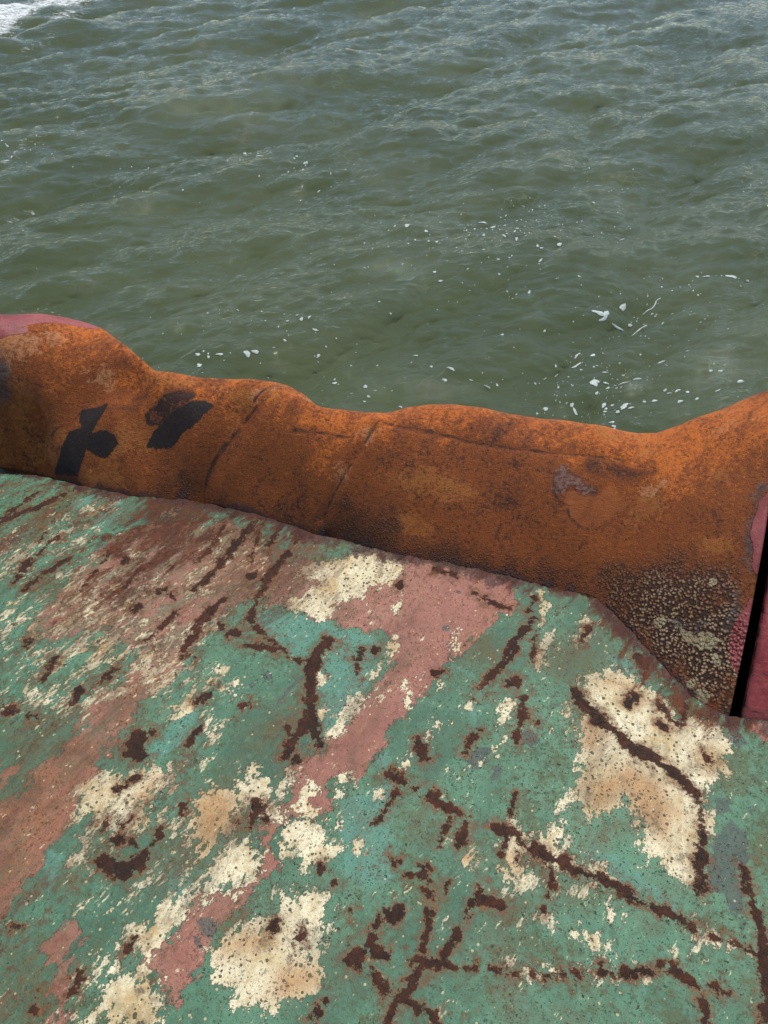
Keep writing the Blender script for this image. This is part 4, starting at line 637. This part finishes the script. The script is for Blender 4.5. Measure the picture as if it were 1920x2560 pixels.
def deck_material():
    n = N('scraped_deck_paint')
    ang = -math.radians(50)
    vs = n.vec(ang, (.38, 1, 1)); vr = n.vec(-math.radians(66), (.6, 1, 1))
    big = n.noise(2.6, 4, .6, vr); mid = n.noise(13, 6, .68, vr, .5); fin = n.noise(60, 6, .72); mic = n.noise(260, 4, .7)
    st1 = n.noise(30, 6, .72, vs, .5); st2 = n.noise(85, 4, .7, vs, .4)
    scr = n.attr('scraped')
    fr = n.noise(30, 6, .76, vr); wob = n.add(n.add(n.mul(mid, .05), n.mul(fin, .035)), n.mul(fr, .05)); wsh = n.add(wob, n.mul(n.mul(st1, scr), .16))
    M = lambda k, a=-.0012, b=.0012, ww=None: n.step(n.add(n.attr(k), ww or wob), a, b)
    # greens
    g = n.add(big, n.mul(mid, .6))
    col = n.mix(n.step(g, -.25, .22), lin(58, 94, 72), lin(92, 136, 106))
    col = n.mix(n.mul(n.step(n.add(n.noise(4.5, 6, .66), n.mul(fin, .5)), -.01, .12), .85), col, lin(80, 92, 60))
    col = n.mix(n.mul(n.step(n.add(n.noise(7, 6, .7, vr), n.mul(fin, .3)), .13, .2), .6), col, lin(100, 148, 120))
    tl = n.mul(M('teal', -.006, .006), n.step(n.add(mid, fin), -.3, -.02))
    col = n.mix(n.mul(tl, .75), col, n.mix(n.step(fin, -.2, .2), lin(70, 124, 108), lin(104, 156, 136)))
    col = n.mix(n.mul(n.step(n.add(fin, n.mul(mic, .5)), .12, .3), .35), col, lin(58, 84, 68))
    col = n.mix(n.mul(n.step(n.noise(40, 6, .75, vs), .1, .24), .3), col, lin(130, 158, 132))
    # pink undercoat showing in bands
    pw = n.add(n.add(wsh, n.mul(mid, .06)), n.mul(fr, .06)); pk = M('pink', ww=pw)
    pcol = n.mix(n.step(n.add(big, mid), -.35, .35), lin(136, 84, 70), lin(172, 116, 98))
    pcol = n.mix(n.mul(n.step(n.noise(9, 6, .7, vr), .03, .2), .7), pcol, lin(150, 104, 74))
    pcol = n.mix(n.mul(n.step(n.add(fin, n.mul(mid, .6)), .13, .22), .6), pcol, lin(194, 146, 128))
    pcol = n.mix(n.mul(n.mul(scr, n.step(n.noise(24, 6, .74, vs), -.1, .1)), .85), pcol, lin(112, 112, 84))
    col = n.mix(pk, col, pcol)
    gk = n.step(n.add(n.noise(70, 5, .7), n.mul(mid, .4)), .24, .26)
    col = n.mix(n.mul(pk, gk), col, lin(92, 132, 108))
    # cream: solid patches, speckled areas and loose flecks
    cr = M('cream', -.002, .001, n.add(n.add(wsh, n.mul(fr, .10)), n.mul(fin, .07)))
    hole = n.inv(n.math('MAXIMUM', n.dots(110, .42, .42), n.step(n.add(n.noise(44, 6, .74, vr), n.mul(mid, .3)), .15, .19)))
    pas = n.mul(cr, hole)
    spk = n.step(n.attr('speck'), -.03, .03)
    fl = n.add(n.add(n.mul(st1, 1.0), n.mul(st2, .85)), n.add(n.mul(fin, .35), n.mul(mid, .35)))
    thr = n.math('SUBTRACT', n.math('SUBTRACT', n.add(.25, n.mul(scr, .07)), n.mul(spk, n.step(n.add(mid, big), -.15, .15, .10, .24))), n.mul(scr, .07))
    flk = n.step(n.math('SUBTRACT', fl, thr), -.006, .012)
    chip = n.dots(60, .26, .03, n.vec(0.3, (1, .8, 1), (3, 1, 0)))
    cm = n.math('MAXIMUM', n.math('MAXIMUM', pas, flk), chip)
    ccol = n.mix(n.step(n.add(mid, n.mul(fin, .8)), -.22, .15), lin(182, 156, 108), lin(232, 222, 186))
    ccol = n.mix(n.mul(scr, n.mul(n.step(n.noise(12, 4, .6), .0, .15), .6)), ccol, lin(214, 176, 112))
    oc = n.step(n.add(n.attr('ochre'), n.add(n.mul(mid, .12), n.mul(fin, .05))), -.03, .035)
    ccol = n.mix(n.mul(oc, .85), ccol, n.mix(n.step(fin, -.2, .2), lin(160, 108, 60), lin(190, 148, 92)))
    col = n.mix(n.mul(n.mul(cr, n.inv(hole)), .7), col, n.mix(n.step(fin, -.15, .15), lin(70, 52, 36), lin(112, 96, 66)))
    col = n.mix(cm, col, ccol)
    col = n.mix(n.mul(n.mul(oc, n.inv(cm)), .3), col, lin(120, 84, 50))
    edge = n.mul(n.step(n.math('ABSOLUTE', n.add(n.attr('cream'), n.add(n.add(wsh, n.mul(fr, .10)), n.mul(fin, .07)))), .0045, .001), n.step(n.noise(20, 4), -.08, .12))
    col = n.mix(n.mul(edge, .6), col, lin(70, 52, 34))
    pe = n.mul(n.step(n.math('ABSOLUTE', n.add(n.attr('pink'), pw)), .004, .0008), n.step(n.noise(17, 4), .0, .15)); col = n.mix(n.mul(pe, .6), col, lin(64, 50, 38))
    col = n.mix(n.mul(n.step(n.add(n.noise(48, 7, .78, vr), n.mul(mid, .5)), .09, .17), .5), col, lin(62, 62, 42))
    col = n.mix(n.mul(n.step(n.add(n.noise(33, 7, .8), n.mul(big, .5)), .15, .21), .55), col, lin(104, 72, 46))
    col = n.mix(n.mul(n.step(n.noise(110, 5, .75, vs), .12, .2), .4), col, lin(206, 196, 158))
    col = n.mix(n.mul(n.step(n.add(mic, n.mul(fin, .7)), .04, .3), .6), col, lin(48, 46, 34))
    col = n.mix(n.mul(n.step(n.add(n.noise(21, 8, .82, vr), n.mul(fin, .3)), .06, .11), .45), col, n.mix(pk, lin(52, 74, 56), lin(112, 66, 52)))
    # grime and brown films
    br = n.step(n.add(n.attr('brown'), n.add(n.mul(mid, .2), n.mul(fin, .06))), -.05, .07)
    bcol = n.mix(pk, n.mix(n.step(fin, -.15, .15), lin(66, 60, 38), lin(98, 92, 58)), n.mix(n.step(n.add(fin, mid), -.2, .2), lin(100, 62, 40), lin(146, 96, 60)))
    col = n.mix(n.mul(br, n.step(n.noise(30, 6, .75, vr), -.15, .1, .35, .9)), col, bcol)
    gr = n.step(n.add(n.noise(5, 7, .74, vr, .5), n.add(n.mul(scr, .07), n.mul(n.mul(st1, scr), 1.1))), .0, .24)
    col = n.mix(n.mul(gr, .68), col, lin(92, 70, 46))
    dk = M('dark', -.002, .002, n.add(n.mul(mid, .05), n.mul(fin, .035)))
    col = n.mix(n.mul(dk, .78), col, n.mix(n.step(fin, -.2, .2), lin(48, 48, 46), lin(84, 98, 92)))
    g3 = n.step(n.add(n.add(n.noise(9, 8, .8, n.vec(-.9, (.7, 1, 1), (2, 5, 0))), n.mul(fin, .4)), n.mul(scr, .03)), .09, .15); col = n.mix(n.mul(g3, .6), col, n.mix(n.step(fin, -.15, .15), lin(74, 52, 32), lin(116, 90, 58)))
    sb = n.step(n.add(n.noise(3.2, 8, .78, n.vec(-math.radians(58), (.35, 1, 1)), .6), n.add(n.mul(fin, .35), n.mul(scr, .035))), .06, .12); col = n.mix(n.mul(n.mul(sb, n.add(n.mul(scr, .75), .25)), .9), col, n.mix(n.step(st1, -.2, .2), lin(60, 38, 26), lin(112, 70, 42)))
    f2 = n.step(n.add(n.add(n.noise(52, 6, .76, vs), n.mul(n.noise(130, 4, .7, vs), .6)), n.mul(mid, .5)), n.math('SUBTRACT', .19, n.mul(spk, .09)), .205)
    col = n.mix(n.mul(f2, .85), col, n.mix(n.step(fin, -.2, .2), lin(206, 184, 132), lin(236, 226, 192)))
    # pin holes
    wd = n.t.nodes.new('ShaderNodeVectorMath'); wd.operation = 'MULTIPLY_ADD'; wt = n.t.nodes.new('ShaderNodeTexNoise'); wt.inputs['Scale'].default_value = 110; wt.inputs['Detail'].default_value = 4; n.t.links.new(n.co, wt.inputs['Vector']); n.t.links.new(wt.outputs['Color'], wd.inputs[0]); wd.inputs[1].default_value = (.016,) * 3; n.t.links.new(n.co, wd.inputs[2])
    p1 = n.dots(150, .36, .3, wd.outputs[0]); p2 = n.dots(70, .24, .14, wd.outputs[0]); p3 = n.dots(270, .5, .28, wd.outputs[0]); p4 = n.step(n.add(n.noise(70, 6, .8), n.mul(mid, .5)), .21, .24)
    pits = n.math('MAXIMUM', n.math('MAXIMUM', p1, p2), n.math('MAXIMUM', n.mul(p3, .7), p4))
    dens = n.step(n.add(big, n.mul(mid, .8)), -.12, .12, .1, 1.0)
    pits = n.mul(pits, dens)
    col = n.mix(n.mul(pits, .88), col, lin(40, 30, 22))
    lts = n.dots(120, .35, .06, n.vec(.8, (1, 1, 1), (7, 2, 0))); col = n.mix(n.mul(lts, .7), col, lin(216, 190, 140))
    # rust
    rw = n.add(n.add(n.mul(n.noise(24, 6, .76), .065), n.mul(fin, .03)), n.mul(n.mul(st1, scr), .05))
    ra = n.attr('rust')
    halo = n.mul(n.step(n.add(ra, n.mul(rw, 2.6)), -.032, .004), n.step(n.noise(11, 4, .6), -.2, .12, .3, 1.0))
    oe = n.step(n.add(ra, n.mul(rw, 1.5)), -.009, -.003); col = n.mix(n.mul(halo, .75), col, lin(88, 62, 34))
    col = n.mix(n.mul(oe, .55), col, n.mix(n.step(fin, -.2, .2), lin(96, 58, 34), lin(150, 92, 50)))
    core = n.step(n.add(n.add(ra, n.mul(fin, .02)), rw), -.003, .0015)
    rcol = n.mix(n.step(n.add(fin, mid), -.2, .35), lin(34, 20, 14), lin(86, 44, 26))
    col = n.mix(n.mul(core, .95), col, rcol)
    rz = n.step(n.add(n.attr('rust_zone'), n.add(n.mul(mid, .2), n.mul(st1, .5))), -.04, .05)
    rzc = n.mix(n.step(n.add(n.add(mid, st1), n.mul(fin, .8)), -.35, .4), lin(46, 24, 17), lin(116, 58, 30))
    col = n.mix(n.mul(rz, .88), col, rzc)
    spots = n.mul(n.step(n.add(n.noise(8.5, 6, .66, n.vec(-1.1, (.7, 1, 1), (5, 9, 0))), n.mul(fin, .3)), .25, .31), .85)
    col = n.mix(spots, col, rcol)
    crack = n.mul(n.step(n.voro(9, n.vec(0, (1, 1, 1)), 'DISTANCE_TO_EDGE').outputs[0], .006, .001), n.step(n.noise(3, 3), .06, .16))
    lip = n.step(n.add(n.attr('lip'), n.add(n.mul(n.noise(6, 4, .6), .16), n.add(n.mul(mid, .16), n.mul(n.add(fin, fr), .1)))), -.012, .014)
    sc2 = n.mul(n.step(n.add(n.noise(34, 4, .6, n.vec(-math.radians(50), (.07, 1, 1))), n.mul(mid, .3)), .17, .24), scr); col = n.mix(n.mul(sc2, .7), col, lin(70, 42, 30))
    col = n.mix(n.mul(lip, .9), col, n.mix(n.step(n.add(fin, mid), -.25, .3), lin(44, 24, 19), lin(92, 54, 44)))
    allr = n.math('MAXIMUM', core, n.math('MAXIMUM', rz, spots))
    rough = n.add(n.mul(allr, .2), n.step(fin, -.2, .2, .44, .62))
    lay = n.add(n.add(n.mul(cm, -.75), n.mul(pk, -.4)), n.add(n.mul(pits, -.55), n.mul(n.mul(allr, n.add(n.mul(n.noise(75, 5, .75), 2.2), .3)), .7)))
    nm = n.bump(n.add(lay, n.add(n.mul(n.mul(st1, scr), .9), n.add(n.mul(fin, .6), n.mul(mic, .25)))), .0046, 1.0)
    nm = n.bump(n.add(n.mul(n.noise(14, 5, .6, vs), n.add(n.mul(scr, 1.2), .35)), n.mul(n.noise(30, 5, .65, vr), .3)), .010, .8, nm)
    return n.out(col, rough, nm, spec=.38)
mesh_obj('deck', DVt, grid_faces(len(sa) + 1, len(fa)), deck_material(), root, attrs=D)
